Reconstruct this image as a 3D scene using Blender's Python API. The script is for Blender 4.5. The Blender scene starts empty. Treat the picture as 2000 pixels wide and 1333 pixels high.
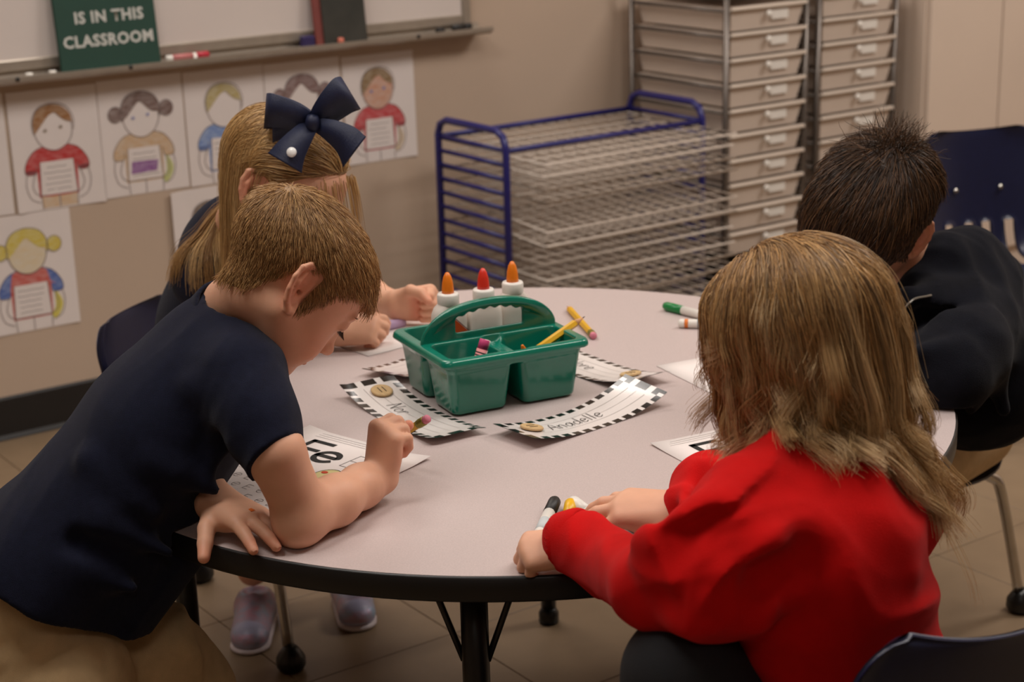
import bpy, math, random
import numpy as np
from mathutils import Vector, Matrix
random.seed(7); RNG = np.random.default_rng(11)
scene = bpy.context.scene
COL = scene.collection

# ------------------------------------------------------------------ camera
TZ = 0.59                                   # height of the table top
PITCH, ROLL, FPX = math.radians(16.59), math.radians(1.56), 3400.0
CAM = Vector((0, 0, TZ + 0.7805))
fw = Vector((0, math.cos(PITCH), -math.sin(PITCH)))
u0 = Vector((0, math.sin(PITCH), math.cos(PITCH))); r0 = Vector((1, 0, 0))
RT = r0 * math.cos(ROLL) - u0 * math.sin(ROLL); UP = r0 * math.sin(ROLL) + u0 * math.cos(ROLL)
cd = bpy.data.cameras.new('camera'); cam = bpy.data.objects.new('camera', cd); COL.objects.link(cam)
cam.matrix_world = Matrix(((RT.x, UP.x, -fw.x, CAM.x), (RT.y, UP.y, -fw.y, CAM.y), (RT.z, UP.z, -fw.z, CAM.z), (0, 0, 0, 1)))
cd.sensor_width = 36; cd.lens = 36 * FPX / 2000; cd.clip_start = .05
cd.dof.use_dof = True; cd.dof.focus_distance = 2.08; cd.dof.aperture_fstop = 6.3
scene.camera = cam

# ------------------------------------------------------------------ light
wd = Vector((math.sin(math.radians(54.7)), math.cos(math.radians(54.7)), 0))   # along the poster wall
wn = Vector((-wd.y, wd.x, 0))                                                  # into the wall
W0 = 3.8787
def WP(u, off, z): return wd * u + wn * (W0 - off) + Vector((0, 0, z))
w = bpy.data.worlds.new('world'); scene.world = w; w.use_nodes = True
w.node_tree.nodes['Background'].inputs[0].default_value = (1, .93, .85, 1)
w.node_tree.nodes['Background'].inputs[1].default_value = .05
CEIL = 2.75
def panel(x, y, e):
    l = bpy.data.lights.new('ceiling_light', 'AREA'); l.shape = 'RECTANGLE'; l.size = 1.2; l.size_y = .6
    l.energy = e; l.color = (1, .94, .885)
    o = bpy.data.objects.new('ceiling_light_lamp', l); COL.objects.link(o)
    o.location = (x, y, CEIL - .03); o.rotation_euler = (0, 0, math.radians(35))
for (x, y, e) in ((-.8, 1.80, 33), (.95, 2.15, 33), (-.8, 3.9, 30), (2.3, 3.6, 52), (0.1, -.9, 10)):
    panel(x, y, e)
vs = scene.view_settings
vs.view_transform = 'Standard'; vs.look = 'None'; vs.gamma = 1; vs.use_curve_mapping = False
vs.exposure = -0.40

# ------------------------------------------------------------------ materials
def lin(c): return tuple((v / 12.92 if v <= .04045 else ((v + .055) / 1.055) ** 2.4) for v in [x / 255 for x in c])
MATS = {}
def mat(name, rgb, rough=.5, metal=0, var=.06, scale=30, bump=0, bscale=200, spec=.5, trans=0, coat=0, rgb2=None, sss=0, attr=None, sheen=0, stretch=None, alpha=1):
    if name in MATS: return MATS[name]
    m = bpy.data.materials.new(name); m.use_nodes = True; nt = m.node_tree; b = nt.nodes['Principled BSDF']
    c = lin(rgb); c2 = lin(rgb2) if rgb2 else tuple(max(0, v * (1 - var * 2)) for v in c)
    tc = nt.nodes.new('ShaderNodeTexCoord'); src = tc.outputs['Object']
    if stretch:
        mp = nt.nodes.new('ShaderNodeMapping'); mp.inputs['Scale'].default_value = stretch
        nt.links.new(src, mp.inputs[0]); src = mp.outputs[0]
    n = nt.nodes.new('ShaderNodeTexNoise'); n.inputs['Scale'].default_value = scale; n.inputs['Detail'].default_value = 4
    nt.links.new(src, n.inputs['Vector'])
    mx = nt.nodes.new('ShaderNodeMix'); mx.data_type = 'RGBA'
    rmp = nt.nodes.new('ShaderNodeMapRange'); rmp.inputs[1].default_value = .3; rmp.inputs[2].default_value = .7
    nt.links.new(n.outputs[0], rmp.inputs[0]); nt.links.new(rmp.outputs[0], mx.inputs['Factor'])
    mx.inputs[6].default_value = (*c, 1); mx.inputs[7].default_value = (*c2, 1)
    col = mx.outputs[2]
    if attr:
        a = nt.nodes.new('ShaderNodeAttribute'); a.attribute_name = attr
        m2 = nt.nodes.new('ShaderNodeMix'); m2.data_type = 'RGBA'; m2.blend_type = 'MULTIPLY'; m2.inputs['Factor'].default_value = 1
        nt.links.new(col, m2.inputs[6]); nt.links.new(a.outputs['Color'], m2.inputs[7]); col = m2.outputs[2]
    nt.links.new(col, b.inputs['Base Color'])
    b.inputs['Roughness'].default_value = rough; b.inputs['Metallic'].default_value = metal
    b.inputs['Specular IOR Level'].default_value = spec
    b.inputs['Transmission Weight'].default_value = trans; b.inputs['Coat Weight'].default_value = coat
    b.inputs['Coat Roughness'].default_value = .12
    if alpha < 1: b.inputs['Alpha'].default_value = alpha
    if sheen: b.inputs['Sheen Weight'].default_value = sheen; b.inputs['Sheen Roughness'].default_value = .4
    if sss:
        b.inputs['Subsurface Weight'].default_value = sss; b.inputs['Subsurface Radius'].default_value = (.008, .003, .0015); b.inputs['Subsurface Scale'].default_value = 1.0
    if bump:
        nb = nt.nodes.new('ShaderNodeTexNoise'); nb.inputs['Scale'].default_value = bscale; nb.inputs['Detail'].default_value = 3
        nt.links.new(src, nb.inputs['Vector'])
        bp = nt.nodes.new('ShaderNodeBump'); bp.inputs['Strength'].default_value = bump; bp.inputs['Distance'].default_value = .002
        nt.links.new(nb.outputs[0], bp.inputs['Height']); nt.links.new(bp.outputs[0], b.inputs['Normal'])
    MATS[name] = m; return m

M_wall = mat('painted_wall', (200, 178, 158), .75, var=.02, scale=3, bump=.15, bscale=60)
M_pale = mat('pale_laminate', (222, 203, 186), .55, var=.02, scale=4)
M_base = mat('black_vinyl', (30, 27, 26), .5, var=.1)
M_floor = mat('vinyl_tile', (138, 116, 91), .42, var=.06, scale=14, bump=.05, bscale=90)
M_grout = mat('tile_joint', (116, 98, 77), .8)
M_ceil = mat('ceiling_tile', (225, 218, 205), .9)
M_table = mat('speckled_laminate', (202, 186, 183), .38, var=.07, scale=520, bump=.02, bscale=700)
M_black = mat('black_edge_band', (16, 15, 15), .42, var=.1)
M_blkmet = mat('black_metal', (20, 19, 19), .35, var=.1)
M_chrome = mat('chrome', (200, 196, 190), .16, metal=1, var=.05)
M_navy = mat('navy_plastic', (19, 25, 56), .34, var=.08, scale=60, bump=.1, bscale=900)
M_alu = mat('aluminium', (176, 165, 152), .42, metal=.6, var=.05)
M_white = mat('white_plastic', (235, 230, 222), .35, var=.02)
M_board = mat('whiteboard', (222, 211, 205), .25, var=.015, scale=4)
M_paper = mat('white_paper', (236, 226, 222), .8, var=.012, scale=20)
M_blue = mat('blue_enamel', (38, 36, 110), .35, var=.08)
M_wire = mat('white_wire', (205, 190, 176), .4, var=.06)
M_steel = mat('grey_steel_tube', (120, 112, 106), .35, metal=.7)
M_draw = mat('frosted_drawer', (214, 198, 184), .45, var=.03, scale=10, spec=.4)
M_lip = mat('drawer_lip', (222, 207, 192), .4, var=.02)
M_clear = mat('clear_knob', (245, 240, 232), .15, var=.01)
M_green = mat('green_plastic', (12, 122, 100), .22, var=.05, scale=25, coat=.5, bump=.03, bscale=500)
M_dkgreen = mat('dark_green_board', (28, 66, 54), .6, var=.04)
M_ink = mat('black_ink', (22, 20, 20), .7)
M_grey = mat('pencil_grey', (120, 112, 110), .8)
M_lt = mat('light_grey_ink', (176, 168, 165), .8)
M_yel = mat('yellow_pencil', (222, 170, 30), .4, var=.05)
M_wood = mat('light_wood', (206, 172, 122), .55, var=.1, scale=60, stretch=(1, 6, 1), bump=.1, bscale=150)
M_pwood = mat('sharpened_wood', (214, 160, 110), .6)
M_pink = mat('pink_eraser', (218, 130, 150), .7)
M_ferr = mat('green_gold_ferrule', (150, 140, 60), .35, metal=.6)
M_lead = mat('pencil_lead', (35, 33, 33), .4)

# ------------------------------------------------------------------ mesh helpers
def obj(name, verts, faces, m=None, parent=None, smooth=False, mats=None, mi=None, loc=None):
    me = bpy.data.meshes.new(name)
    if isinstance(verts, np.ndarray): verts = verts.tolist()
    if isinstance(faces, np.ndarray): faces = faces.tolist()
    me.from_pydata(verts, [], faces); me.update()
    for x in (mats or ([m] if m else [])): me.materials.append(x)
    if mi is not None: me.polygons.foreach_set('material_index', np.asarray(mi, dtype=np.int32))
    if smooth: me.polygons.foreach_set('use_smooth', np.ones(len(me.polygons), dtype=bool))
    o = bpy.data.objects.new(name, me); COL.objects.link(o)
    if parent: o.parent = parent
    if loc is not None: o.location = loc
    return o
def tag(o, label, cat, group=None):
    o['label'] = label; o['category'] = cat
    if group: o['group'] = group
    return o
def empty(name, loc=(0, 0, 0), rz=0, label=None, cat=None, group=None, rot=None):
    o = bpy.data.objects.new(name, None); COL.objects.link(o); o.location = loc; o.empty_display_size = .05
    o.rotation_euler = rot or (0, 0, rz)
    if label: tag(o, label, cat, group)
    return o
def struct(o): o['kind'] = 'structure'; return o

class MB:
    def __init__(s): s.v = []; s.f = []; s.m = []; s.cur = 0
    def add(s, V, F):
        n = len(s.v); s.v += [tuple(p) for p in V]; s.f += [tuple(i + n for i in q) for q in F]; s.m += [s.cur] * len(F); return s
    def box(s, lo, hi, M=None):
        x0, y0, z0 = lo; x1, y1, z1 = hi
        V = [Vector(p) for p in ((x0, y0, z0), (x1, y0, z0), (x1, y1, z0), (x0, y1, z0), (x0, y0, z1), (x1, y0, z1), (x1, y1, z1), (x0, y1, z1))]
        if M is not None: V = [M @ p for p in V]
        return s.add(V, [(0, 3, 2, 1), (4, 5, 6, 7), (0, 1, 5, 4), (1, 2, 6, 5), (2, 3, 7, 6), (3, 0, 4, 7)])
    def rbox(s, lo, hi, b=.004, M=None):
        """box with chamfered edges"""
        lo = Vector(lo); hi = Vector(hi); V = []; F = []
        idx = {}
        for sx in (0, 1):
            for sy in (0, 1):
                for sz in (0, 1):
                    c = [(lo, hi)[q][k] for k, q in enumerate((sx, sy, sz))]
                    d = [b if q == 0 else -b for q in (sx, sy, sz)]
                    for ax in range(3):
                        p = [c[k] + (0 if k == ax else d[k]) for k in range(3)]
                        idx[(sx, sy, sz, ax)] = len(V); V.append(Vector(p))
        def q(*a): F.append(tuple(idx[x] for x in a))
        for ax in range(3):
            o = [k for k in range(3) if k != ax]
            for sd in (0, 1):
                ring = []
                for (a, bb) in ((0, 0), (1, 0), (1, 1), (0, 1)):
                    k = [0, 0, 0]; k[ax] = sd; k[o[0]] = a; k[o[1]] = bb; ring.append((*k, ax))
                q(*ring)
            for a in (0, 1):
                for bb in (0, 1):
                    k0 = [0, 0, 0]; k1 = [0, 0, 0]; k0[o[0]] = k1[o[0]] = a; k0[o[1]] = k1[o[1]] = bb; k0[ax] = 0; k1[ax] = 1
                    q((*k0, o[0]), (*k1, o[0]), (*k1, o[1]), (*k0, o[1]))
        for sx in (0, 1):
            for sy in (0, 1):
                for sz in (0, 1): q((sx, sy, sz, 0), (sx, sy, sz, 1), (sx, sy, sz, 2))
        if M is not None: V = [M @ p for p in V]
        return s.add(V, F)
    def tube(s, pts, r, n=8, cap=True, closed=False):
        pts = [Vector(p) for p in pts]; N = len(pts)
        rr = r if isinstance(r, (list, tuple)) else [r] * N
        T = []
        for i in range(N):
            a = pts[i - 1] if (i > 0 or closed) else pts[i]; b = pts[(i + 1) % N] if (i < N - 1 or closed) else pts[i]
            T.append((b - a).normalized())
        up = Vector((0, 0, 1)) if abs(T[0].z) < .9 else Vector((1, 0, 0))
        x = T[0].cross(up).normalized(); V = []; F = []
        for i in range(N):
            x = (x - T[i] * x.dot(T[i])).normalized(); y = T[i].cross(x)
            for k in range(n):
                a = 2 * math.pi * k / n; V.append(pts[i] + (x * math.cos(a) + y * math.sin(a)) * rr[i])
        for i in range(N if closed else N - 1):
            j = (i + 1) % N
            for k in range(n): F.append((i * n + k, i * n + (k + 1) % n, j * n + (k + 1) % n, j * n + k))
        if cap and not closed: F.append(tuple(range(n))[::-1]); F.append(tuple((N - 1) * n + k for k in range(n)))
        return s.add(V, F)
    def lathe(s, prof, n=20, M=None):
        V = []; F = []
        for (r, z) in prof:
            for k in range(n): a = 2 * math.pi * k / n; V.append(Vector((r * math.cos(a), r * math.sin(a), z)))
        if M is not None: V = [M @ p for p in V]
        for i in range(len(prof) - 1):
            for k in range(n): F.append((i * n + k, i * n + (k + 1) % n, (i + 1) * n + (k + 1) % n, (i + 1) * n + k))
        F.append(tuple(range(n))[::-1]); F.append(tuple((len(prof) - 1) * n + k for k in range(n)))
        return s.add(V, F)
    def prism(s, poly, z0, z1, M=None):
        n = len(poly); V = [Vector((p[0], p[1], z0)) for p in poly] + [Vector((p[0], p[1], z1)) for p in poly]
        if M is not None: V = [M @ p for p in V]
        return s.add(V, [tuple(range(n))[::-1], tuple(range(n, 2 * n))] + [(i, (i + 1) % n, n + (i + 1) % n, n + i) for i in range(n)])
    def flat(s, poly, z=0, M=None):
        V = [Vector((p[0], p[1], z)) for p in poly]
        if M is not None: V = [M @ p for p in V]
        return s.add(V, [tuple(range(len(poly)))])
    def ribbon(s, pts, wdt, z=0, M=None, closed=False, fz=None):
        """flat stroke in the xy plane"""
        P = [Vector((p[0], p[1], 0)) for p in pts]; N = len(P)
        if N < 2: return s
        V = []
        for i in range(N):
            a = P[i - 1] if (i > 0 or closed) else P[i]; b = P[(i + 1) % N] if (i < N - 1 or closed) else P[i]
            t = (b - a); t = t.normalized() if t.length > 1e-9 else Vector((1, 0, 0)); nn = Vector((-t.y, t.x, 0)) * wdt / 2
            ext = Vector((0, 0, 0))
            if not closed and i == 0: ext = -t * wdt * .4
            if not closed and i == N - 1: ext = t * wdt * .4
            for q in (P[i] + nn + ext, P[i] - nn + ext):
                q.z = z + (fz(q.x, q.y) if fz else 0); V.append(q)
        if M is not None: V = [M @ p for p in V]
        F = [(2 * i, 2 * i + 1, 2 * ((i + 1) % N) + 1, 2 * ((i + 1) % N)) for i in range(N if closed else N - 1)]
        return s.add(V, F)
    def build(s, name, m=None, parent=None, smooth=False, mats=None, loc=None):
        return obj(name, s.v, s.f, m, parent, smooth, mats, s.m if mats else None, loc)

def arc(cx, cy, rx, ry, a0, a1, n=16): return [(cx + rx * math.cos(math.radians(a0 + (a1 - a0) * i / n)), cy + ry * math.sin(math.radians(a0 + (a1 - a0) * i / n))) for i in range(n + 1)]
def smoothpts(P, k=3):
    P = [np.array(p, float) for p in P]; out = []
    for i in range(len(P) - 1):
        a = P[max(i - 1, 0)]; b = P[i]; c = P[i + 1]; d = P[min(i + 2, len(P) - 1)]
        for j in range(k):
            t = j / k; out.append(.5 * ((2 * b) + (c - a) * t + (2 * a - 5 * b + 4 * c - d) * t * t + (3 * b - a - 3 * c + d) * t ** 3))
    out.append(P[-1]); return [tuple(p) for p in out]
def frame(origin, xdir, ydir):
    x = Vector(xdir).normalized(); z = x.cross(Vector(ydir)).normalized(); y = z.cross(x); o = Vector(origin)
    return Matrix(((x.x, y.x, z.x, o.x), (x.y, y.y, z.y, o.y), (x.z, y.z, z.z, o.z), (0, 0, 0, 1)))
def axisM(p, d):
    """local z along d at p"""
    d = Vector(d).normalized(); up = Vector((0, 0, 1)) if abs(d.z) < .95 else Vector((1, 0, 0))
    x = up.cross(d).normalized(); y = d.cross(x); p = Vector(p)
    return Matrix(((x.x, y.x, d.x, p.x), (x.y, y.y, d.y, p.y), (x.z, y.z, d.z, p.z), (0, 0, 0, 1)))
def text_obj(s, size, name, m, parent, M, bold=0, align='CENTER'):
    c = bpy.data.curves.new('t', 'FONT'); c.body = s; c.size = size; c.align_x = align; c.offset = bold; c.resolution_u = 2
    c.space_character = 1.08
    t = bpy.data.objects.new('t', c); COL.objects.link(t)
    bpy.context.view_layer.update()
    me = bpy.data.meshes.new_from_object(t.evaluated_get(bpy.context.evaluated_depsgraph_get()))
    bpy.data.objects.remove(t); me.transform(M); me.materials.clear(); me.materials.append(m)
    o = bpy.data.objects.new(name, me); COL.objects.link(o); o.parent = parent; return o

# ------------------------------------------------------------------ room
def wallbox(name, u0_, u1_, o0, o1, z0, z1, m):
    b = MB(); M = Matrix.Identity(4)
    V = [WP(u, o, z) for (u, o, z) in ((u0_, o0, z0), (u1_, o0, z0), (u1_, o1, z0), (u0_, o1, z0), (u0_, o0, z1), (u1_, o0, z1), (u1_, o1, z1), (u0_, o1, z1))]
    b.add(V, [(0, 3, 2, 1), (4, 5, 6, 7), (0, 1, 5, 4), (1, 2, 6, 5), (2, 3, 7, 6), (3, 0, 4, 7)])
    return b.build(name, m)
RU0, RU1, RO = -3.2, 5.2, 7.0
fl = struct(wallbox('floor', RU0, RU1, 0, RO, -.06, -.004, M_grout))
TL = .3048
t = MB().rbox((0, 0, -.004), (TL - .0014, TL - .0014, 0.0), .0008); proto = None
Mt = frame((0, 0, 0), wd, -wn if False else wn)
for i in range(-3, 15):
    for j in range(0, 11):
        p = WP(i * TL, (j + 1) * TL, 0)
        if proto is None:
            proto = t.build('tile', M_floor, fl); o = proto
        else:
            o = proto.copy(); COL.objects.link(o); o.parent = fl
        o.matrix_local = Matrix.Translation(p) @ Mt
far = struct(wallbox('floor', RU0, RU1, 11 * TL, RO, -.004, 0, M_floor)); far.parent = fl
far2 = wallbox('floor', RU0, -3 * TL, 0, 11 * TL, -.004, 0, M_floor); far2.parent = fl
far2.name = 'floor_sheet'; far.name = 'floor_sheet'
struct(wallbox('wall_back', RU0, RU1, -.12, 0, 0, CEIL, M_wall))
struct(wallbox('wall_left', RU0 - .12, RU0, 0, RO, 0, CEIL, M_wall))
struct(wallbox('wall_right', RU1, RU1 + .12, 0, RO, 0, CEIL, M_pale))
struct(wallbox('wall_front', RU0, RU1, RO, RO + .12, 0, CEIL, M_wall))
struct(wallbox('ceiling', RU0, RU1, 0, RO, CEIL, CEIL + .1, M_ceil))
bb = MB()
prof = [(0, 0), (.012, .002), (.006, .012), (.004, .098), (0, .104)]
V = [WP(u, o, z) for u in (RU0, 3.75) for (o, z) in prof]
bb.add(V, [(i, i + 1, 6 + i, 5 + i) for i in range(4)] + [(0, 5, 9, 4)]); struct(bb.build('baseboard_back', M_base))
# tall pale cupboard at the right end of the wall
cup = empty('storage_cupboard', WP(3.86, .25, 0), label='tall pale laminate storage cupboard right of the drawer towers', cat='cupboard')
def WL(o, u, off, z): return WP(u, off, z) - o.location
def wbox(b, o, u0_, u1_, o0, o1, z0, z1, ch=.003):
    M = frame(WP(u0_, o1, z0) - o.location, wd, wn); return b.rbox((0, 0, 0), (u1_ - u0_, o1 - o0, z1 - z0), ch, M)
wbox(MB(), cup, 3.86, 5.1, .01, .5, 0, 2.2).build('body', M_pale, cup)
wbox(MB(), cup, 3.865, 4.172, .5, .52, .08, 2.19, .002).build('door', M_pale, cup)
wbox(MB(), cup, 4.178, 4.60, .5, .52, .08, 2.19, .002).build('door', M_pale, cup)
wbox(MB(), cup, 4.605, 5.09, .5, .52, .08, 2.19, .002).build('door', M_pale, cup)

# ------------------------------------------------------------------ whiteboard, tray and what stands on it
wb = empty('whiteboard', WP(1.9, 0, .9), label='white marker board with aluminium frame on the beige wall', cat='whiteboard')
wbox(MB(), wb, .2, 2.60, .004, .018, .885, 2.0, .001).build('panel', M_board, wb)
wbox(MB(), wb, 2.60, 2.625, .004, .026, .86, 2.0).build('frame_side', M_alu, wb)
wbox(MB(), wb, .2, 2.60, .004, .026, .862, .888).build('frame_bottom', M_alu, wb)
tr = MB(); prof = [(.004, .832), (.004, .862), (.012, .862), (.014, .851), (.075, .851), (.078, .8565), (.084, .8565), (.084, .846), (.07, .838), (.02, .832)]
V = [WL(wb, u, o, z) for u in (.2, 2.655) for (o, z) in prof]; n = len(prof)
tr.add(V, [tuple(range(n)), tuple(range(n, 2 * n))[::-1]] + [(i, n + i, n + (i + 1) % n, (i + 1) % n) for i in range(n)])
tr.build('marker_tray', M_alu, wb)
for u in (1.36, 1.63, 2.42):
    MB().lathe([(.0, -.001), (.005, -.001), (.005, .002), (0.002, .004)], 10, axisM(WL(wb, u, .084, .852), -wn)).build('screw', M_base, wb)
# green sign leaning on the board
a = math.radians(6)
sg = empty('sign_board', WP(1.595, .0585, .8512), label='dark green sign with white letters IS IN THIS CLASSROOM', cat='sign')
Ms = frame((0, 0, 0), wd, Vector((0, 0, 1)) * math.cos(a) + wn * math.sin(a))
MB().rbox((-.122, 0, -.006), (.122, .30, .004), .0015, Ms).build('panel', M_dkgreen, sg)
M_let = mat('white_print', (205, 205, 198), .7)
text_obj('IS IN THIS', .036, 'lettering', M_let, sg, Ms @ Matrix.Translation((.007, .107, .0046)), .0012)
text_obj('CLASSROOM', .036, 'lettering', M_let, sg, Ms @ Matrix.Translation((0, .054, .0046)), .0012)
# picture leaning: dark chalky panel with a red edge
pc = empty('leaning_picture', WP(2.215, .0585, .8512), label='dark grey picture panel with reddish edge leaning on the tray', cat='picture')
Mp = frame((0, 0, 0), wd, Vector((0, 0, 1)) * math.cos(a) + wn * math.sin(a))
M_slate = mat('slate_print', (62, 60, 54), .5, rgb2=(30, 34, 28), scale=9)
MB().rbox((-.058, 0, .001), (.066, .26, .006), .001, Mp).build('panel', M_slate, pc)
MB().rbox((-.078, 0, -.010), (.062, .265, .0005), .001, Mp).build('backing', mat('dusty_red', (128, 62, 56), .6), pc)
tag(MB().rbox((-.017, -.01, 0), (.017, .01, .026), .002, frame(WP(2.118, .045, .851), wd, wn)).build('eraser_block', mat('purple_plastic', (52, 42, 92), .5)), 'small dark purple block beside the leaning picture on the tray', 'eraser')
def dry_marker(u, name, label, body, cap, L=.11, sleeve=None, off=.060):
    o = empty(name, WP(u, off, .851 + .0085), label=label, cat='marker')
    Mq = axisM((0, 0, 0), wd)
    MB().lathe([(.003, -L * .5), (.0075, -L * .48), (.0078, L * .2), (.0078, L * .2)], 12, Mq).build('barrel', body, o, True)
    MB().lathe([(.0085, L * .2), (.0085, L * .46), (.007, L * .5)], 12, Mq).build('cap', cap, o, True)
    MB().lathe([(.0081, -L * .36), (.0081, L * .12)], 12, Mq).build('label_sleeve', sleeve or mat('faded_red', (196, 120, 118), .5), o, True)
dry_marker(1.785, 'dry_erase_marker', 'white and red dry erase marker lying right of the green sign', M_white, mat('red_cap', (190, 30, 52), .4))
dry_marker(2.58, 'dry_erase_marker', 'black dry erase marker lying near the end of the tray', M_base, M_base, .06, M_base, .045)
tag(MB().lathe([(.006, 0), (.013, .001), (.013, .010), (.011, .012)], 14, axisM(WP(2.512, .045, .851), (0, 0, 1))).build('magnet', M_base, None, True), 'round black magnet on the tray left of the black marker', 'magnet')
tag(MB().lathe([(.003, 0), (.008, .001), (.008, .014), (.005, .016)], 12, axisM(WP(2.20, .068, .851), (0, 0, 1))).build('salmon_cap', mat('salmon_plastic', (214, 120, 98), .5), None, True), 'small salmon pink loose cap below the leaning picture', 'eraser')  # small piece of uncertain kind, read as a loose marker cap, not an eraser
for u, lb_ in ((1.40, 'small white button magnet on the tray, nearest the left edge of the picture'), (1.455, 'small white button magnet on the tray, just left of the green sign')):
    tag(MB().lathe([(.004, 0), (.009, .001), (.009, .006), (.007, .008)], 12, axisM(WP(u, .05, .851), (0, 0, 1))).build('magnet', M_white, None, True), lb_, 'magnet', 'white magnets on the tray')

# ------------------------------------------------------------------ signed-distance modelling (bodies, clothes, caddy)
A3 = lambda p: np.array(p, dtype=np.float64)
class Field:
    """grid of signed distances; prims are blended into it one after the other"""
    def __init__(s, lo, hi, res):
        s.lo = A3(lo); s.res = res; s.n = np.ceil((A3(hi) - s.lo) / res).astype(int) + 1
        s.F = np.full(s.n, .2, dtype=np.float32)
        s.ax = [(s.lo[k] + np.arange(s.n[k]) * res).astype(np.float32) for k in range(3)]
    def sl(s, lo, hi):
        a = np.clip(np.floor((A3(lo) - s.lo) / s.res).astype(int), 0, s.n); b = np.clip(np.ceil((A3(hi) - s.lo) / s.res).astype(int) + 1, 0, s.n)
        if np.any(b - a <= 0): return None
        S = tuple(slice(a[k], b[k]) for k in range(3))
        return S, s.ax[0][S[0]][:, None, None], s.ax[1][S[1]][None, :, None], s.ax[2][S[2]][None, None, :]
    def mix(s, S, d, k, op):
        F = s.F[S]
        if op == '-': d = -d
        if k > 0:
            if op == '+': h = np.maximum(k - np.abs(F - d), 0) / k; s.F[S] = np.minimum(F, d) - h * h * k * .25
            else: h = np.maximum(k - np.abs(F - d), 0) / k; s.F[S] = np.maximum(F, d) + h * h * k * .25
        else: s.F[S] = np.minimum(F, d) if op == '+' else np.maximum(F, d)
    def cone(s, a, b, ra, rb, k=.01, op='+', flat=None, fs=1.0):
        """tapered capsule; flat/fs squash it along one direction"""
        a = A3(a); b = A3(b); m = max(ra, rb) * max(1, fs) + k + 4 * s.res
        r = s.sl(np.minimum(a, b) - m, np.maximum(a, b) + m)
        if r is None: return s
        S, X, Y, Z = r
        px, py, pz = X - a[0], Y - a[1], Z - a[2]; d = b - a; L = max(d @ d, 1e-12)
        h = np.clip((px * d[0] + py * d[1] + pz * d[2]) / L, 0, 1)
        qx, qy, qz = px - h * d[0], py - h * d[1], pz - h * d[2]
        rad = ra + (rb - ra) * h
        if flat is not None:
            f = A3(flat); f = f / np.linalg.norm(f); t = (qx * f[0] + qy * f[1] + qz * f[2]) * (1 / fs - 1)
            q2 = np.sqrt((qx + t * f[0]) ** 2 + (qy + t * f[1]) ** 2 + (qz + t * f[2]) ** 2)
            dd = (q2 - rad) * (min(1, fs) * .5 + .5 * 1)
        else: dd = np.sqrt(qx * qx + qy * qy + qz * qz) - rad
        s.mix(S, dd.astype(np.float32), k, op); return s
    def chain(s, pts, rads, k=.01, op='+', flat=None, fs=1.0):
        for i in range(len(pts) - 1): s.cone(pts[i], pts[i + 1], rads[i], rads[i + 1], k, op, flat, fs)
        return s
    def ell(s, c, r, k=.01, op='+', R=None):
        """ellipsoid; R = 3x3 with the local axes as columns"""
        c = A3(c); r = A3(r); m = max(r) + k + 4 * s.res; q = s.sl(c - m, c + m)
        if q is None: return s
        S, X, Y, Z = q; x, y, z = X - c[0], Y - c[1], Z - c[2]
        if R is not None: R = np.asarray(R); x, y, z = [x * R[0, j] + y * R[1, j] + z * R[2, j] for j in range(3)]
        k0 = np.sqrt((x / r[0]) ** 2 + (y / r[1]) ** 2 + (z / r[2]) ** 2); k1 = np.sqrt((x / r[0] ** 2) ** 2 + (y / r[1] ** 2) ** 2 + (z / r[2] ** 2) ** 2) + 1e-9
        s.mix(S, (k0 * (k0 - 1) / k1).astype(np.float32), k, op); return s
    def plane(s, p, n, k=0.0, lo=None, hi=None):
        """cut away everything on the side n points to (inside the box lo..hi)"""
        q = s.sl(lo if lo is not None else s.lo, hi if hi is not None else s.lo + s.n * s.res)
        if q is None: return s
        S, X, Y, Z = q; n = A3(n); n = n / np.linalg.norm(n); d = (X - p[0]) * n[0] + (Y - p[1]) * n[1] + (Z - p[2]) * n[2]
        s.mix(S, (-(-d)).astype(np.float32) * -1, k, '-'); return s
    def raw(s, fn, lo, hi, k=0, op='+'):
        q = s.sl(lo, hi)
        if q is None: return s
        S, X, Y, Z = q; s.mix(S, fn(X, Y, Z).astype(np.float32), k, op); return s
    def wrinkle(s, amp, wl, seed=0, band=.02, n=7, along=None):
        """soft cloth folds: warped ridges added to the distances near the surface"""
        I = np.argwhere(np.abs(s.F) < band)
        if len(I) == 0: return s
        P = s.lo + I * s.res; r = np.random.default_rng(seed); acc = np.zeros(len(P)); wp = np.zeros((len(P), 3))
        for _ in range(3):
            d = r.normal(size=3); d /= np.linalg.norm(d); wp += np.sin(P @ d * (2 * np.pi / (wl * 2.6)) + r.uniform(0, 6))[:, None] * r.normal(size=3) * wl * .35
        P = P + wp
        for _ in range(n):
            d = r.normal(size=3)
            if along is not None: a = A3(along); a = a / np.linalg.norm(a); d = d - a * (d @ a) * .85
            d /= np.linalg.norm(d); ph = P @ d * (2 * np.pi / (wl * r.uniform(.7, 1.7))) + r.uniform(0, 6)
            m = .5 + .5 * np.sin(P @ r.normal(size=3) * (2 * np.pi / (wl * 4)) * .6 + r.uniform(0, 6)); acc += (1 - 2 * np.abs(np.sin(ph / 2)) ** .8) * m
        s.F[I[:, 0], I[:, 1], I[:, 2]] -= (acc / n * 2 * amp).astype(np.float32); return s
    def sample(s, P):
        g = (np.asarray(P) - s.lo) / s.res; g = np.clip(g, 0, s.n - 1.001); i = g.astype(int); f = g - i; F = s.F
        c = 0
        for dx in (0, 1):
            for dy in (0, 1):
                for dz in (0, 1):
                    c = c + F[i[:, 0] + dx, i[:, 1] + dy, i[:, 2] + dz] * (f[:, 0] if dx else 1 - f[:, 0]) * (f[:, 1] if dy else 1 - f[:, 1]) * (f[:, 2] if dz else 1 - f[:, 2])
        return c
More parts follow.
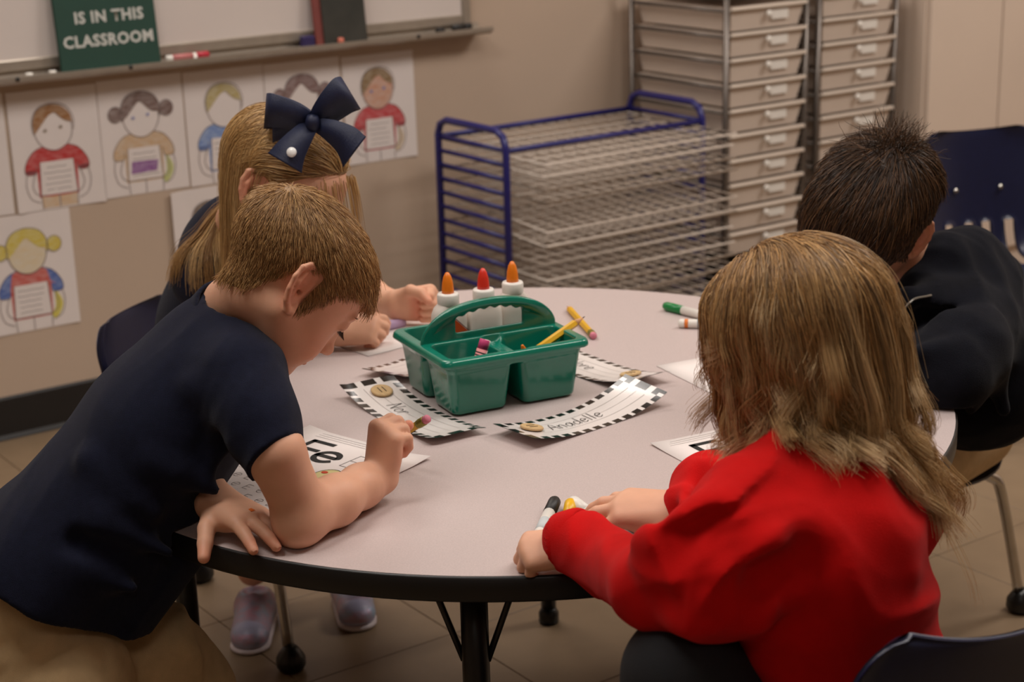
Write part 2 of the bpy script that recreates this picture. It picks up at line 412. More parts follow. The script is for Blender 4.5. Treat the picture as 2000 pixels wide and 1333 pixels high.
    def grad(s, P):
        e = s.res * 1.5; G = np.stack([s.sample(P + A3(v) * e) - s.sample(P - A3(v) * e) for v in ((1, 0, 0), (0, 1, 0), (0, 0, 1))], 1)
        return G / (np.linalg.norm(G, axis=1, keepdims=True) + 1e-9)
    def mesh(s, smooth=1):
        """naive surface nets"""
        F = s.F; ins = F < 0; n = s.n
        c = [ins[dx:n[0] - 1 + dx, dy:n[1] - 1 + dy, dz:n[2] - 1 + dz] for dx in (0, 1) for dy in (0, 1) for dz in (0, 1)]
        al = c[0].copy(); an = c[0].copy()
        for q in c[1:]: al &= q; an |= q
        act = an & ~al; I = np.argwhere(act)
        if len(I) == 0: return np.zeros((0, 3)), np.zeros((0, 4), int)
        idx = np.full(act.shape, -1, dtype=np.int64); idx[act] = np.arange(len(I))
        cor = np.array([(x, y, z) for x in (0, 1) for y in (0, 1) for z in (0, 1)])
        val = np.stack([F[I[:, 0] + q[0], I[:, 1] + q[1], I[:, 2] + q[2]] for q in cor], 1)
        acc = np.zeros((len(I), 3)); cnt = np.zeros(len(I))
        for a in range(8):
            for b in range(a + 1, 8):
                if np.abs(cor[a] - cor[b]).sum() != 1: continue
                va, vb = val[:, a], val[:, b]; m = (va < 0) != (vb < 0); t = np.where(m, va / np.where(m, va - vb, 1), 0)
                acc += np.where(m[:, None], cor[a] + t[:, None] * (cor[b] - cor[a]), 0); cnt += m
        V = s.lo + (I + acc / cnt[:, None]) * s.res
        Q = []
        for ax in range(3):
            o = [k for k in range(3) if k != ax]
            sa = [slice(0, n[k]) for k in range(3)]; sb = list(sa)
            sa[ax] = slice(0, n[ax] - 1); sb[ax] = slice(1, n[ax])
            A = ins[tuple(sa)]; B = ins[tuple(sb)]
            E = np.argwhere(A != B); E = E[(E[:, o[0]] > 0) & (E[:, o[1]] > 0) & (E[:, o[0]] < n[o[0]] - 1) & (E[:, o[1]] < n[o[1]] - 1)]
            if len(E) == 0: continue
            sgn = A[E[:, 0], E[:, 1], E[:, 2]]
            def id_(d0, d1):
                J = E.copy(); J[:, o[0]] -= d0; J[:, o[1]] -= d1; return idx[J[:, 0], J[:, 1], J[:, 2]]
            q = np.stack([id_(1, 1), id_(0, 1), id_(0, 0), id_(1, 0)], 1)
            if ax == 1: sgn = ~sgn
            q[~sgn] = q[~sgn][:, ::-1]; Q.append(q)
        Q = np.concatenate(Q)
        for _ in range(smooth):
            e = np.concatenate([Q[:, [0, 1]], Q[:, [1, 2]], Q[:, [2, 3]], Q[:, [3, 0]]]); cn = np.bincount(e.ravel(), minlength=len(V))
            W = np.stack([np.bincount(e[:, 0], V[e[:, 1], k], len(V)) + np.bincount(e[:, 1], V[e[:, 0], k], len(V)) for k in range(3)], 1) / np.maximum(cn, 1)[:, None]
            V = V * .45 + W * .55
        return V, Q
def fast_obj(name, V, Q, m=None, parent=None, col=None, mats=None, mi=None):
    me = bpy.data.meshes.new(name); nq = Q.shape[1]
    me.vertices.add(len(V)); me.vertices.foreach_set('co', np.asarray(V, dtype=np.float32).ravel())
    me.loops.add(Q.size); me.loops.foreach_set('vertex_index', Q.astype(np.int32).ravel())
    me.polygons.add(len(Q)); me.polygons.foreach_set('loop_start', (np.arange(len(Q)) * nq).astype(np.int32))
    me.polygons.foreach_set('use_smooth', np.ones(len(Q), dtype=bool))
    for x in (mats or [m]): me.materials.append(x)
    if mi is not None: me.polygons.foreach_set('material_index', np.asarray(mi, dtype=np.int32))
    me.update(calc_edges=True); me.validate()
    if col is not None:
        at = me.color_attributes.new('tint', 'FLOAT_COLOR', 'POINT'); c4 = np.ones((len(V), 4), dtype=np.float32); c4[:, :3] = col; at.data.foreach_set('color', c4.ravel())
    o = bpy.data.objects.new(name, me); COL.objects.link(o)
    if parent: o.parent = parent
    return o

# ------------------------------------------------------------------ children's drawings on the wall
SW, SH = .2159, .2794
def crayon(rgb): 
    n = 'crayon_%d_%d_%d' % rgb
    return mat(n, rgb, .75, rgb2=tuple(int(.55 * c + .45 * 225) for c in rgb), scale=55, stretch=(1, 1, 2.2))
M_pen = mat('drawn_outline', (128, 112, 108), .8)
def drawing(u, z, label, hair, shirt, style='boy', skin=None, eyes=None, note=(222, 212, 208), sleeves=None, armc=None, cuff=None, legs=None, tilt=0, noteband=None, seed=0, curl=0):
    r = random.Random(seed)
    root = empty('drawing_sheet', WP(u, .0, z), label=label, cat='drawing', group='drawings on the wall')
    M = frame((0, 0, 0), wd, (0, 0, 1)) @ Matrix.Rotation(math.radians(tilt), 4, 'Z')
    def fz(x, y): return .0015 + .004 * (abs(x / SW - .5) * 2) ** 3 * (1 - y / SH) * r0c + curl * max(0, .3 - x / SW) ** 2
    r0c = .3 + r.random()
    nx, ny = 8, 8; V = []; F = []
    for k in (0, -.0004):
        for j in range(ny + 1):
            for i in range(nx + 1): V.append(M @ Vector((SW * i / nx, SH * j / ny, fz(SW * i / nx, SH * j / ny) + k)))
    q = (nx + 1) * (ny + 1)
    for j in range(ny):
        for i in range(nx):
            a = j * (nx + 1) + i; F.append((a, a + 1, a + nx + 2, a + nx + 1)); F.append((q + a, q + a + nx + 1, q + a + nx + 2, q + a + 1))
    obj('paper', V, F, M_paper, root, True)
    def P(name, polys, m, h):
        b = MB()
        for p in polys:
            V = [M @ Vector((x, y, fz(x, y) + h)) for (x, y) in p]; b.add(V, [tuple(range(len(p)))])
        b.build(name, m, root)
    cx, cy = .104, .186
    hr = .046
    # body
    sh = smoothpts([(.075, .148), (.05, .138), (.030, .112), (.028, .088), (.052, .086), (.055, .104)], 3)
    sh2 = [(SW * .97 - x, y) for (x, y) in sh][::-1]
    P('shirt_colour', [sh + [(.056, .03), (.152, .03)] + sh2 + smoothpts([(.132, .148), (.118, .140), (.104, .137), (.09, .14), (.075, .148)], 3)[1:-1]], crayon(shirt), .0003)
    if sleeves:
        P('sleeve_colour', [sh + [(.062, .14)]], crayon(sleeves), .0005); P('sleeve_colour', [[(.147, .14)] + sh2], crayon(sleeves), .0005)
    if cuff:
        P('cuff_colour', [[(.028, .088), (.052, .086), (.053, .094), (.029, .096)]], crayon(cuff), .0006); P('cuff_colour', [[(SW * .97 - .053, .094), (SW * .97 - .052, .086), (SW * .97 - .028, .088), (SW * .97 - .029, .096)]], crayon(cuff), .0006)
    P('note_paper', [[(.06, .034), (.149, .034), (.145, .112), (.064, .112)]], crayon(note) if note[0] < 200 else M_paper, .0008)
    b = MB()
    for k in range(5):
        yy = .098 - k * .013; x0 = .07 + r.random() * .01; x1 = .125 + r.random() * .015
        b.ribbon([(x0 + (x1 - x0) * i / 6, yy + .0008 * math.sin(i * 2.3 + k)) for i in range(7)], .0022, .0011, M, fz=fz)
    b.build('note_writing', M_lt, root)
    if noteband: P('note_colour', [[(.068, .05), (.135, .052), (.14, .078), (.072, .08)]], crayon(noteband), .0012)
    # arms, legs, outline strokes
    b = MB()
    def st(p, wd_=.0016, k=4): b.ribbon(smoothpts(p, k), wd_, .001, M, fz=fz)
    for mir in (0, 1):
        X = lambda x: (SW * .97 - x) if mir else x
        st([(X(.030), .087), (X(.026), .06), (X(.035), .03), (X(.056), .018)])
        st([(X(.050), .086), (X(.042), .06), (X(.047), .042), (X(.06), .034)])
        st(([(X(x), y) for (x, y) in sh]), .0014, 1)
        st([(X(.06), .034), (X(.062), .002)])
    st([(.104, .032), (.104, .002)]); st([(.06, .034), (.149, .034)]); st([(.06, .034), (.064, .112)]); st([(.149, .034), (.145, .112)])
    b.ribbon(arc(cx, cy, hr, hr * 1.08, 0, 360, 40)[:-1], .0016, .0014, M, closed=True, fz=fz)
    if armc:
        P('arm_colour', [smoothpts([(.165, .087), (.178, .06), (.172, .034), (.155, .02), (.15, .034), (.16, .05), (.160, .086)], 3)], crayon(armc), .0005)
    if legs: P('leg_colour', [[(.062, .004), (.102, .004), (.102, .031), (.062, .031)], [(.106, .004), (.146, .004), (.146, .031), (.106, .031)]], crayon(legs), .0005)
    if skin: P('face_colour', [arc(cx, cy, hr * .97, hr * 1.04, 0, 360, 32)[:-1]], crayon(skin), .0011)
    # hair
    if style == 'boy':
        P('hair_colour', [smoothpts([(.058, .178), (.056, .205), (.068, .232), (.095, .243), (.125, .238), (.146, .218), (.151, .196)], 4) +
                         smoothpts([(.148, .199), (.134, .203), (.118, .216), (.110, .224), (.095, .218), (.078, .200), (.064, .184)], 3)], crayon(hair), .0017)
    else:
        bx = .054
        P('hair_colour', [smoothpts([(.056, .178), (.054, .208), (.070, .236), (.104, .246), (.138, .236), (.154, .208), (.152, .182)], 4) +
                         smoothpts([(.148, .195), (.13, .198), (.112, .216), (.102, .222), (.088, .21), (.07, .19)], 3),
                         arc(.040, .196, .018, .019, 0, 360, 18)[:-1], arc(.170, .200, .018, .019, 0, 360, 18)[:-1]], crayon(hair), .0017)
        b.ribbon(arc(.040, .196, .018, .019, 0, 360, 18)[:-1], .0014, .002, M, closed=True, fz=fz)
        b.ribbon(arc(.170, .200, .018, .019, 0, 360, 18)[:-1], .0014, .002, M, closed=True, fz=fz)
    st2 = smoothpts([(.056, .178), (.054, .208), (.070, .236), (.104, .246), (.138, .236), (.154, .208), (.152, .182)], 4)
    b.ribbon(st2, .0016, .002, M, fz=fz)
    b.build('outline', M_pen, root)
    if eyes:
        P('eyes', [arc(cx - .02, cy - .002, .0045, .004, 0, 360, 10)[:-1], arc(cx + .018, cy + .003, .0045, .004, 0, 360, 10)[:-1]], crayon(eyes), .0019)
    return root
Z1 = .533
drawing(1.133, Z1 + .002, 'drawing cut by the left edge of the picture, top row', (120, 90, 70), (150, 120, 120), seed=1)
drawing(1.357, Z1, 'drawing of a red-shirted boy with faint outlined face, below green sign', (150, 94, 40), (190, 24, 22), eyes=(150, 130, 110), cuff=(110, 14, 18), legs=(214, 178, 138), seed=2)
drawing(1.575, Z1 + .004, 'drawing of a bun-haired girl in tan shirt with a purple note', (112, 84, 76), (208, 172, 132), 'girl', eyes=(150, 150, 190), noteband=(140, 84, 150), armc=(196, 200, 120), seed=3)
drawing(1.795, Z1 + .002, 'drawing of a blond boy in light blue shirt, fourth of the top row', (186, 166, 104), (110, 140, 200), cuff=(70, 92, 150), seed=4)
drawing(2.013, Z1, 'drawing of a bun-haired girl mostly hidden behind the hair bow', (120, 88, 84), (190, 150, 140), 'girl', seed=5)
drawing(2.236, Z1 - .004, 'drawing of a boy with coloured-in face and red shirt, rightmost sheet', (134, 100, 56), (196, 44, 48), skin=(208, 152, 124), eyes=(110, 120, 180), cuff=(150, 30, 36), armc=(214, 190, 160), seed=6)
drawing(1.264, .252, 'drawing of a yellow-haired child in blue and red, lower left sheet', (214, 190, 70), (200, 80, 70), 'girl', skin=(226, 206, 170), sleeves=(62, 92, 170), armc=(216, 200, 70), seed=7, tilt=0)
drawing(1.735, .250, 'drawing of a brown-haired boy in blue on the lower sheet behind the girl', (98, 74, 54), (92, 120, 190), armc=(206, 160, 120), cuff=(60, 80, 140), seed=8, curl=.12)

# ------------------------------------------------------------------ blue drying rack with wire shelves
rk = empty('drying_rack', WP(2.74, .3, 0), label='blue tubular drying rack with many white wire shelves', cat='rack')
def RP(u, off, z): return WP(u, off, z) - rk.location
RA, RB, O0, O1, RT_ = 2.425, 3.062, .15, .45, .648
for u in (RA, RB):
    pts = [(O0, .015), (O0, RT_ - .04), (O0 + .012, RT_ - .012), (O0 + .04, RT_), (O1 - .04, RT_), (O1 - .012, RT_ - .012), (O1, RT_ - .04), (O1, .015)]
    b = MB(); b.tube([RP(u, o, z) for (o, z) in pts], .0095, 8); b.build('end_frame', M_blue, rk, True)
    z = RT_ - .045
    while z > .05:
        MB().tube([RP(u, O0, z), RP(u, O1, z)], .006, 6).build('rung', M_blue, rk, True); z -= .0365
for o in (O0, O1):
    for z in (RT_ - .046, .06): MB().tube([RP(RA, o, z), RP(RB, o, z)], .007, 8).build('rail', M_blue, rk, True)
rs = random.Random(3); z = RT_ - .052; k = 0
while z > .06:
    dz0 = rs.uniform(-.004, .004); tl = rs.uniform(-.028, .012) if k not in (4, 5) else -.03
    of = .60 + rs.uniform(-.02, .02); b = MB()
    def SP(u, o): return RP(u, o, z + dz0 + tl * (o - O0) / .45)
    b.tube([SP(RA + .012, O0), SP(RA + .012, of), SP(RB - .012, of), SP(RB - .012, O0)], .0032, 6, closed=True)
    for i in range(1, 15): uu = RA + .012 + (RB - RA - .024) * i / 15; b.tube([SP(uu, O0), SP(uu, of)], .0017, 4)
    for i in range(1, 7): oo = O0 + (of - O0) * i / 7; b.tube([SP(RA + .012, oo), SP(RB - .012, oo)], .0021, 4)
    b.build('wire_shelf', M_wire, rk, True); z -= .0365; k += 1

# ------------------------------------------------------------------ drawer towers
def tower(ua, ub, name_label, ztop, nd, off=.45, empty_top=True):
    t = empty('drawer_tower', WP((ua + ub) / 2, .25, 0), label=name_label, cat='drawer unit', group='rolling drawer towers')
    def TP(u, o, z): return WP(u, o, z) - t.location
    for u in (ua, ub):
        for o in (.06, off):
            MB().tube([TP(u, o, .05), TP(u, o, ztop + .05)], .0085, 8).build('post', M_steel, t, True)
            MB().lathe([(.0, .0), (.02, .004), (.024, .025), (.02, .046), (.008, .05)], 12, axisM(TP(u, o, 0), (0, 0, 1))).build('caster', M_base, t, True)
    pitch = .0675
    for k in range(nd):
        z1 = ztop - .01 - k * pitch; z0 = z1 - pitch + .008
        for u in (ua, ub): MB().tube([TP(u, .06, z1 - .004), TP(u, off, z1 - .004)], .005, 6).build('runner', M_steel, t, True)
        d = empty('drawer', (0, 0, 0)); d.parent = t
        b = MB(); w_ = ub - ua
        x0, x1 = ua + .012, ub - .012; ti = .012
        V = [TP(x0, off + .004, z1), TP(x1, off + .004, z1), TP(x1, .07, z1), TP(x0, .07, z1), TP(x0 + ti, off - .008, z0), TP(x1 - ti, off - .008, z0), TP(x1 - ti, .08, z0), TP(x0 + ti, .08, z0)]
        b.add(V, [(4, 7, 6, 5), (0, 1, 5, 4)[::-1], (1, 2, 6, 5)[::-1], (2, 3, 7, 6)[::-1], (3, 0, 4, 7)[::-1], (0, 1, 2, 3)])
        b.build('drawer_box', M_draw, d)
        b = MB(); b.rbox((0, 0, 0), (w_ - .012, .014, .011), .003, frame(TP(ua + .006, off + .014, z1 - .006), wd, wn)); b.build('drawer_lip', M_lip, d, True)
        b = MB(); zc = (z0 + z1) / 2 + .004
        b.lathe([(.003, 0), (.004, .008), (.0085, .011), (.0095, .016), (.006, .02)], 12, axisM(TP((ua + ub) / 2 - .004, off - .002, zc + .006), -wn)); b.build('knob', M_clear, d, True)
        b = MB(); b.rbox((0, 0, 0), (.062, .026, .0015), .0005, frame(TP((ua + ub) / 2 + .014, off + .0018, zc - .012), wd, (0, 0, 1))); b.build('label_card', M_white, d)
    return t
tower(3.145, 3.437, 'left drawer tower, clear drawers, next to the blue rack', .895, 10)
tower(3.485, 3.792, 'right drawer tower, clear drawers, beside the pale cupboard', .905, 10)
b = MB(); b.rbox((0, 0, 0), (.30, .36, .012), .003, frame(WP(3.15, .44, .912), wd, wn))
for k in range(3): b.rbox((0, 0, 0), (.26, .33, .006), .001, frame(WP(3.16 + k * .006, .43, .925 + k * .0065), wd, wn))
tag(b.build('paper_stack', M_paper), 'stack of white papers lying on top of the left drawer tower', 'papers')

# ------------------------------------------------------------------ chairs
def chair_shell(S):
    prof = smoothpts([(.195, .318), (.185, .340), (.150, .350), (.06, .346), (-.06, .338), (-.12, .342), (-.158, .362), (-.178, .40), (-.190, .45), (-.202, .52), (-.214, .59), (-.222, .635), (-.226, .650)], 4)
    n = len(prof); nx = 26; V = []; F = []
    L = [0]
    for i in range(1, n): L.append(L[-1] + math.dist(prof[i], prof[i - 1]))
    for side in (0, 1):
        for i, (d, z) in enumerate(prof):
            t = L[i] / L[-1]
            hw = .178 if t < .42 else .178 - .030 * min(1, (t - .42) / .12) + .012 * max(0, (t - .6) / .4)
            # rounded corners
            e0 = max(0, 1 - L[i] / .05); e1 = max(0, 1 - (L[-1] - L[i]) / .06)
            hw -= .045 * (1 - math.sqrt(max(0, 1 - e0 ** 2))) + .055 * (1 - math.sqrt(max(0, 1 - e1 ** 2)))
            a = prof[min(i + 1, n - 1)]; c = prof[max(i - 1, 0)]; tx, tz = a[0] - c[0], a[1] - c[1]; l = math.hypot(tx, tz)
            nd, nz = tz / l, -tx / l            # pointing up out of the seat / forward out of the back
            if nz < 0 and t < .4: nd, nz = -nd, -nz
            for k in range(nx + 1):
                x = (k / nx * 2 - 1); bend = (.034 if t > .5 else .012 + .022 * max(0, (t - .35) / .15)) * abs(x) ** 2.4
                lip = -.010 * max(0, abs(x) - .93) / .07
                th = -.005 if side else 0
                V.append((x * hw, d + (-tz / l * -1) * (bend + lip + th) * 1.0 if False else d + nd * (bend + lip + th), z + nz * (bend + lip + th)))
    W = nx + 1; q = n * W
    def hole(i, k):
        t = (L[i] + L[i + 1]) / 2 / L[-1]; x = (k + .5) / nx * 2 - 1
        if not (.47 < t < .68): return False
        for c in (-.54, -.18, .18, .54):
            if abs(x - c) < .068: return True
        return False
    for i in range(n - 1):
        for k in range(nx):
            a = i * W + k
            if hole(i, k):
                continue
            F.append((a, a + 1, a + W + 1, a + W)); F.append((q + a, q + a + W, q + a + W + 1, q + a + 1))
            for (di, dk, e) in ((0, -1, (a, a + W)), (0, 1, (a + W + 1, a + 1)), (-1, 0, (a + 1, a)), (1, 0, (a + W, a + W + 1))):
                ii, kk = i + di, k + dk
                if ii < 0 or ii >= n - 1 or kk < 0 or kk >= nx or hole(ii, kk):
                    F.append((e[0], q + e[0], q + e[1], e[1]))
    return V, F
SHV, SHF = chair_shell(1)
CH_PROTO = []
def chair(loc, face, label, s=1.0):
    """face = direction the sitter looks"""
    rz = math.atan2(face[1], face[0]) - math.pi / 2
    root = empty('classroom_chair', loc, rz, label, 'chair', 'navy classroom chairs'); root.scale = (s, s, s)
    if CH_PROTO:
        for c in CH_PROTO:
            o = c.copy(); COL.objects.link(o); o.parent = root
        return root
    P = CH_PROTO
    P.append(obj('seat_shell', SHV, SHF, M_navy, root, True))
    for sx in (-1, 1):
        x = .125 * sx
        P.append(MB().tube(smoothpts([(x * .9, .0, .334), (x, .07, .330), (x * 1.12, .115, .312), (x * 1.22, .135, .27), (x * 1.36, .165, .03)], 4), .0112, 10).build('leg', M_chrome, root, True))
        P.append(MB().tube(smoothpts([(x * .9, .0, .334), (x, -.06, .330), (x * 1.12, -.105, .312), (x * 1.22, -.13, .27), (x * 1.36, -.19, .03)], 4), .0112, 10).build('leg', M_chrome, root, True))
        for y in (.167, -.192):
            P.append(MB().lathe([(.008, 0), (.023, .001), (.029, .012), (.028, .028), (.019, .042), (.013, .05)], 16, Matrix.Translation((x * 1.37, y, 0))).build('ball_glide', M_blkmet, root, True))
        P.append(MB().lathe([(.001, 0), (.007, .0), (.006, .0025), (.001, .004)], 10, axisM((.06 * sx, -.1915, .515), (0, 1, .15))).build('rivet', M_chrome, root, True))
    P.append(MB().tube([(-.115, .0, .33), (.115, .0, .33)], .009, 8).build('cross_bar', M_blkmet, root, True))
    return root
chair((.67, 2.83, 0), (-.75, -.66), 'navy chair under the boy in the black jacket', .86)
chair((1.165, 3.84, 0), (.30, -.95), 'empty navy chair with slotted back behind the black-jacketed boy')
chair((-.487, 2.866, 0), (.93, -.28), 'navy chair of the girl with the hair bow', .88)
chair((.345, 1.615, 0), (-.42, .90), 'navy chair behind the girl in the red sweatshirt, near corner', 1.035)

# ------------------------------------------------------------------ table
TC = Vector((0, 2.338, 0)); TR = .61
tb = empty('round_table', TC, label='round grey speckled classroom table with black edge', cat='table')
N = 128
b = MB(); b.lathe([(.001, TZ - .003), (TR - .003, TZ - .003), (TR - .003, TZ - .0002), (TR - .006, TZ), (.001, TZ)], N); b.build('table_top', M_table, tb, False)
b = MB(); b.lathe([(TR - .02, TZ - .031), (TR - .002, TZ - .031), (TR, TZ - .028), (TR, TZ - .003), (TR - .0025, TZ - .0005), (TR - .0032, TZ - .0005), (TR - .0032, TZ - .004), (TR - .02, TZ - .004)], N); b.build('edge_band', M_black, tb, True)
b = MB(); b.lathe([(.001, TZ - .030), (TR - .02, TZ - .030), (TR - .02, TZ - .004), (.001, TZ - .004)], N); b.build('underside', M_black, tb)
for ang in (264, 174, 84, -6):
    a = math.radians(ang); d = Vector((math.cos(a), math.sin(a), 0)); p = d * .50
    leg = MB().tube([p + Vector((0, 0, .22)), p + Vector((0, 0, TZ - .03))], .0165, 14).build('leg', M_blkmet, tb, True)
    MB().tube([p + Vector((0, 0, .03)), p + Vector((0, 0, .24))], .0135, 12).build('leg_insert', M_blkmet, leg, True)
    MB().lathe([(.01, 0), (.018, .002), (.018, .02), (.012, .032)], 12, Matrix.Translation(p)).build('foot', M_blkmet, leg, True)
    sd = d.cross(Vector((0, 0, 1)))
    for s in (-1, 1):
        MB().tube([p + sd * .014 * s + Vector((0, 0, TZ - .155)), p + sd * .058 * s + Vector((0, 0, TZ - .03))], .0042, 6).build('brace', M_blkmet, leg, True)
    MB().lathe([(.03, TZ - .036), (.034, TZ - .036), (.034, TZ - .030), (.03, TZ - .030)], 14, Matrix.Translation((p.x, p.y, 0))).build('mount_plate', M_blkmet, leg)

# ------------------------------------------------------------------ green caddy
CAX = Vector((.202, .0975, 0)).normalized(); CC = Vector((-.032, 2.371, TZ + .0022)); CAR = math.atan2(CAX.y, CAX.x)
cad = empty('supply_caddy', CC, CAR, 'green plastic supply caddy with handle in the middle of the table', 'caddy')
CW, CDp, CH = .2243, .191, .085
fld = Field((-.125, -.108, -.006), (.125, .108, .10), .0014)
def tbox(cx, cy, hx, hy, z0, z1, taper, rr):
    """rounded box that narrows towards the bottom"""
    def fn(X, Y, Z):
        t = np.clip((z1 - Z) / (z1 - z0), 0, 1.1) * taper
        dx = np.abs(X - cx) - (hx - t) + rr; dy = np.abs(Y - cy) - (hy - t) + rr
        o = np.sqrt(np.maximum(dx, 0) ** 2 + np.maximum(dy, 0) ** 2) + np.minimum(np.maximum(dx, dy), 0) - rr
        dz = np.abs(Z - (z0 + z1) / 2) - (z1 - z0) / 2
        o = o + rr * .0
        a = np.maximum(o + .004, 0); b = np.maximum(dz + .004, 0)
        return np.sqrt(a * a + b * b) + np.minimum(np.maximum(o + .004, dz + .004), 0) - .004
    return fn
LO, HI = (-.125, -.108, -.006), (.125, .108, .10)
cups = [(-.0535, -.0465, .0500, .0440), (.0535, -.0465, .0500, .0440), (0, .0465, .1035, .0440)]
for (cx, cy, hx, hy) in cups: fld.raw(tbox(cx, cy, hx, hy, 0, CH - .006, .009, .012), LO, HI, .002)
fld.raw(tbox(0, 0, .1045, .0905, CH - .022, CH - .002, .001, .014), LO, HI, .003)         # deck joining the cups
fld.raw(tbox(0, 0, CW / 2, CDp / 2, CH - .013, CH - .0015, -.0025, .016), LO, HI, .002)    # rim
for (cx, cy, hx, hy) in cups: fld.raw(tbox(cx, cy, hx - .0022, hy - .0022, .0028, CH + .03, .012, .011), LO, HI, .0015, '-')
fld.raw(lambda X, Y, Z: np.sqrt((X) ** 2 + (Z - CH - .004) ** 2) - .017 + 0 * Y + np.maximum(np.abs(Y + .047) - .041, 0) * 9, LO, HI, .004, '-')   # notch between front cups
V, Q = fld.mesh(2); fast_obj('tray_body', V, Q, M_green, cad)
fld = Field((-.115, -.012, CH - .03), (.115, .012, .165), .0014)
def hnd(X, Y, Z):
    xx = X / .106
    top = CH + .0540 * np.sqrt(np.maximum(1 - np.abs(xx) ** 2.2, 0)) + 0 * Y - .002
    arch = (Z - top) * .72
    base = CH - .026 - Z
    pro = np.maximum(np.maximum(arch, base), np.abs(X) - .107)
    hz0 = CH + .008; hz1 = CH + .0385 - .010 * (X / .055) ** 2 + .0016 * np.cos(X * 2 * np.pi / .0165)
    hole = np.maximum(np.maximum(hz0 - Z, Z - hz1), np.abs(X) - .052)
    pro = np.maximum(pro, -hole)
    thick = .0022 + .0048 * np.clip(1 - np.abs(Z - top + .008) / .012, 0, 1) ** .5 * (np.abs(X) < .09) * np.clip((.09 - np.abs(X)) / .03, 0, 1)
    b = np.abs(Y) - thick
    m = np.maximum(pro + .0012, 0); n_ = np.maximum(b + .0012, 0)
    return np.sqrt(m * m + n_ * n_) + np.minimum(np.maximum(pro + .0012, b + .0012), 0) - .0012
fld.raw(hnd, (-.115, -.012, CH - .03), (.115, .012, .165))
V, Q = fld.mesh(1); fast_obj('handle', V, Q, M_green, cad)
def CP(x, y, z): return Matrix.Translation(CC) @ Matrix.Rotation(CAR, 4, 'Z') @ Vector((x, y, z))

# ------------------------------------------------------------------ glue bottles
M_glue = mat('glue_bottle', (232, 222, 212), .35, var=.02)
def glue(p, capc, label, lean=(0, 0), facing=True):
    root = empty('glue_bottle', p, CAR, label, 'glue bottle', 'glue bottles in the caddy'); root.rotation_euler = (lean[0], lean[1], CAR)
    b = MB(); V = []; F = []; n = 24
    prof = [(.0, 0), (.90, .001), (1, .006), (1, .094), (.97, .104), (.82, .114), (.60, .120), (.55, .122)]
    for (s, z) in prof:
        for k in range(n):
            a = 2 * math.pi * k / n; ca, sa = math.cos(a), math.sin(a)
            e = 2 / 3.2 if s > .7 else 1
            x = math.copysign(abs(ca) ** e, ca); y = math.copysign(abs(sa) ** e, sa); hx = .0255 * s; hy = .0165 * s + (.0 if s > .7 else .004)
            V.append((x * hx, y * hy, z))
    for i in range(len(prof) - 1):
        for k in range(n): F.append((i * n + k, i * n + (k + 1) % n, (i + 1) * n + (k + 1) % n, (i + 1) * n + k))
    F.append(tuple((len(prof) - 1) * n + k for k in range(n))); b.add(V, F); b.build('bottle', M_glue, root, True)
    MB().lathe([(.0148, .118), (.0158, .120), (.0158, .1325), (.0145, .135), (.009, .1355)], 20).build('collar', M_white, root, True)
    MB().lathe([(.0090, .135), (.0087, .140), (.0078, .150), (.0058, .159), (.0028, .1645), (.001, .1655)], 16).build('cap', capc, root, True)
    if not facing: return
    lb = MB()
    lb.flat([(0, -.0175 - .021 + .0), (.023, -.0), (0, .021), (-.023, 0)][0:0] or [(-.022, .080), (0, .058), (.022, .080), (0, .102)], 0, frame((0, -.0168, 0), (1, 0, 0), (0, 0, 1)))
    lb.build('label_diamond', mat('orange_label', (214, 82, 30), .5), root)
    lb = MB(); lb.ribbon([(-.0235, .080), (0, .0565), (.0235, .080), (0, .1035)], .0016, .0002, frame((0, -.0168, 0), (1, 0, 0), (0, 0, 1)), closed=True)
    lb.build('label_border', mat('maroon_print', (120, 40, 30), .6), root)
M_orcap = mat('orange_cap', (240, 128, 24), .35, var=.04); M_rdcap = mat('red_cap_glue', (226, 52, 34), .35, var=.04)
glue(CP(-.041, .047, .0035), M_orcap, 'glue bottle with orange cap, left of the three in the caddy')
glue(CP(.0125, .042, .0035), M_rdcap, 'glue bottle with red cap in the caddy', facing=False)
glue(CP(.066, .056, .0035), M_orcap, 'glue bottle with orange cap, right of the three in the caddy', facing=False)

# ------------------------------------------------------------------ pencils, crayons, markers
def pencil(a, b, label, tip=True, eraser=True, r=.0037, name='pencil'):
    """from the eraser end a to the tip b"""
    a = Vector(a); b = Vector(b); L = (b - a).length; root = empty(name, a, label=label, cat='pencil'); M = axisM((0, 0, 0), b - a)
    e0 = .020 if eraser else 0
    MB().lathe([(r, e0), (r, L - (.022 if tip else 0))], 6, M).build('shaft', M_yel, root)
    if tip:
        MB().lathe([(r, L - .022), (.0011, L - .005)], 12, M).build('sharpened_cone', M_pwood, root, True)
        MB().lathe([(.0012, L - .005), (.0003, L)], 8, M).build('lead', M_lead, root, True)
    if eraser:
        pr = [(r * 1.02, .008)]
        for k in range(4): pr += [(r * 1.12, .009 + k * .003), (r * 1.02, .0105 + k * .003)]
        pr += [(r * 1.05, .0215)]
        MB().lathe(pr, 14, M).build('ferrule', M_ferr, root, True)
        MB().lathe([(r * .1, 0), (r * .75, .0004), (r, .002), (r * .98, .009)], 14, M).build('eraser', M_pink, root, True)
    b_ = MB()
    for k in range(3): b_.box((-.0009 + k * .0001, -r * 1.0, e0 + .012 + k * .004), (.0009, -r * .88, e0 + .0145 + k * .004), M)
    b_.build('stamp', M_ink, root)
    return root
pencil(A3((0.005, 2.315, 0.647)), A3((0.106, 2.415, 0.685)), 'sharpened yellow pencil sticking out of the caddy', eraser=False, r=.0056)
pencil((.1285, 2.612, TZ + .0062), (.093, 2.795, TZ + .0058), 'short yellow pencil lying on the table behind the caddy', tip=True, r=.0056)
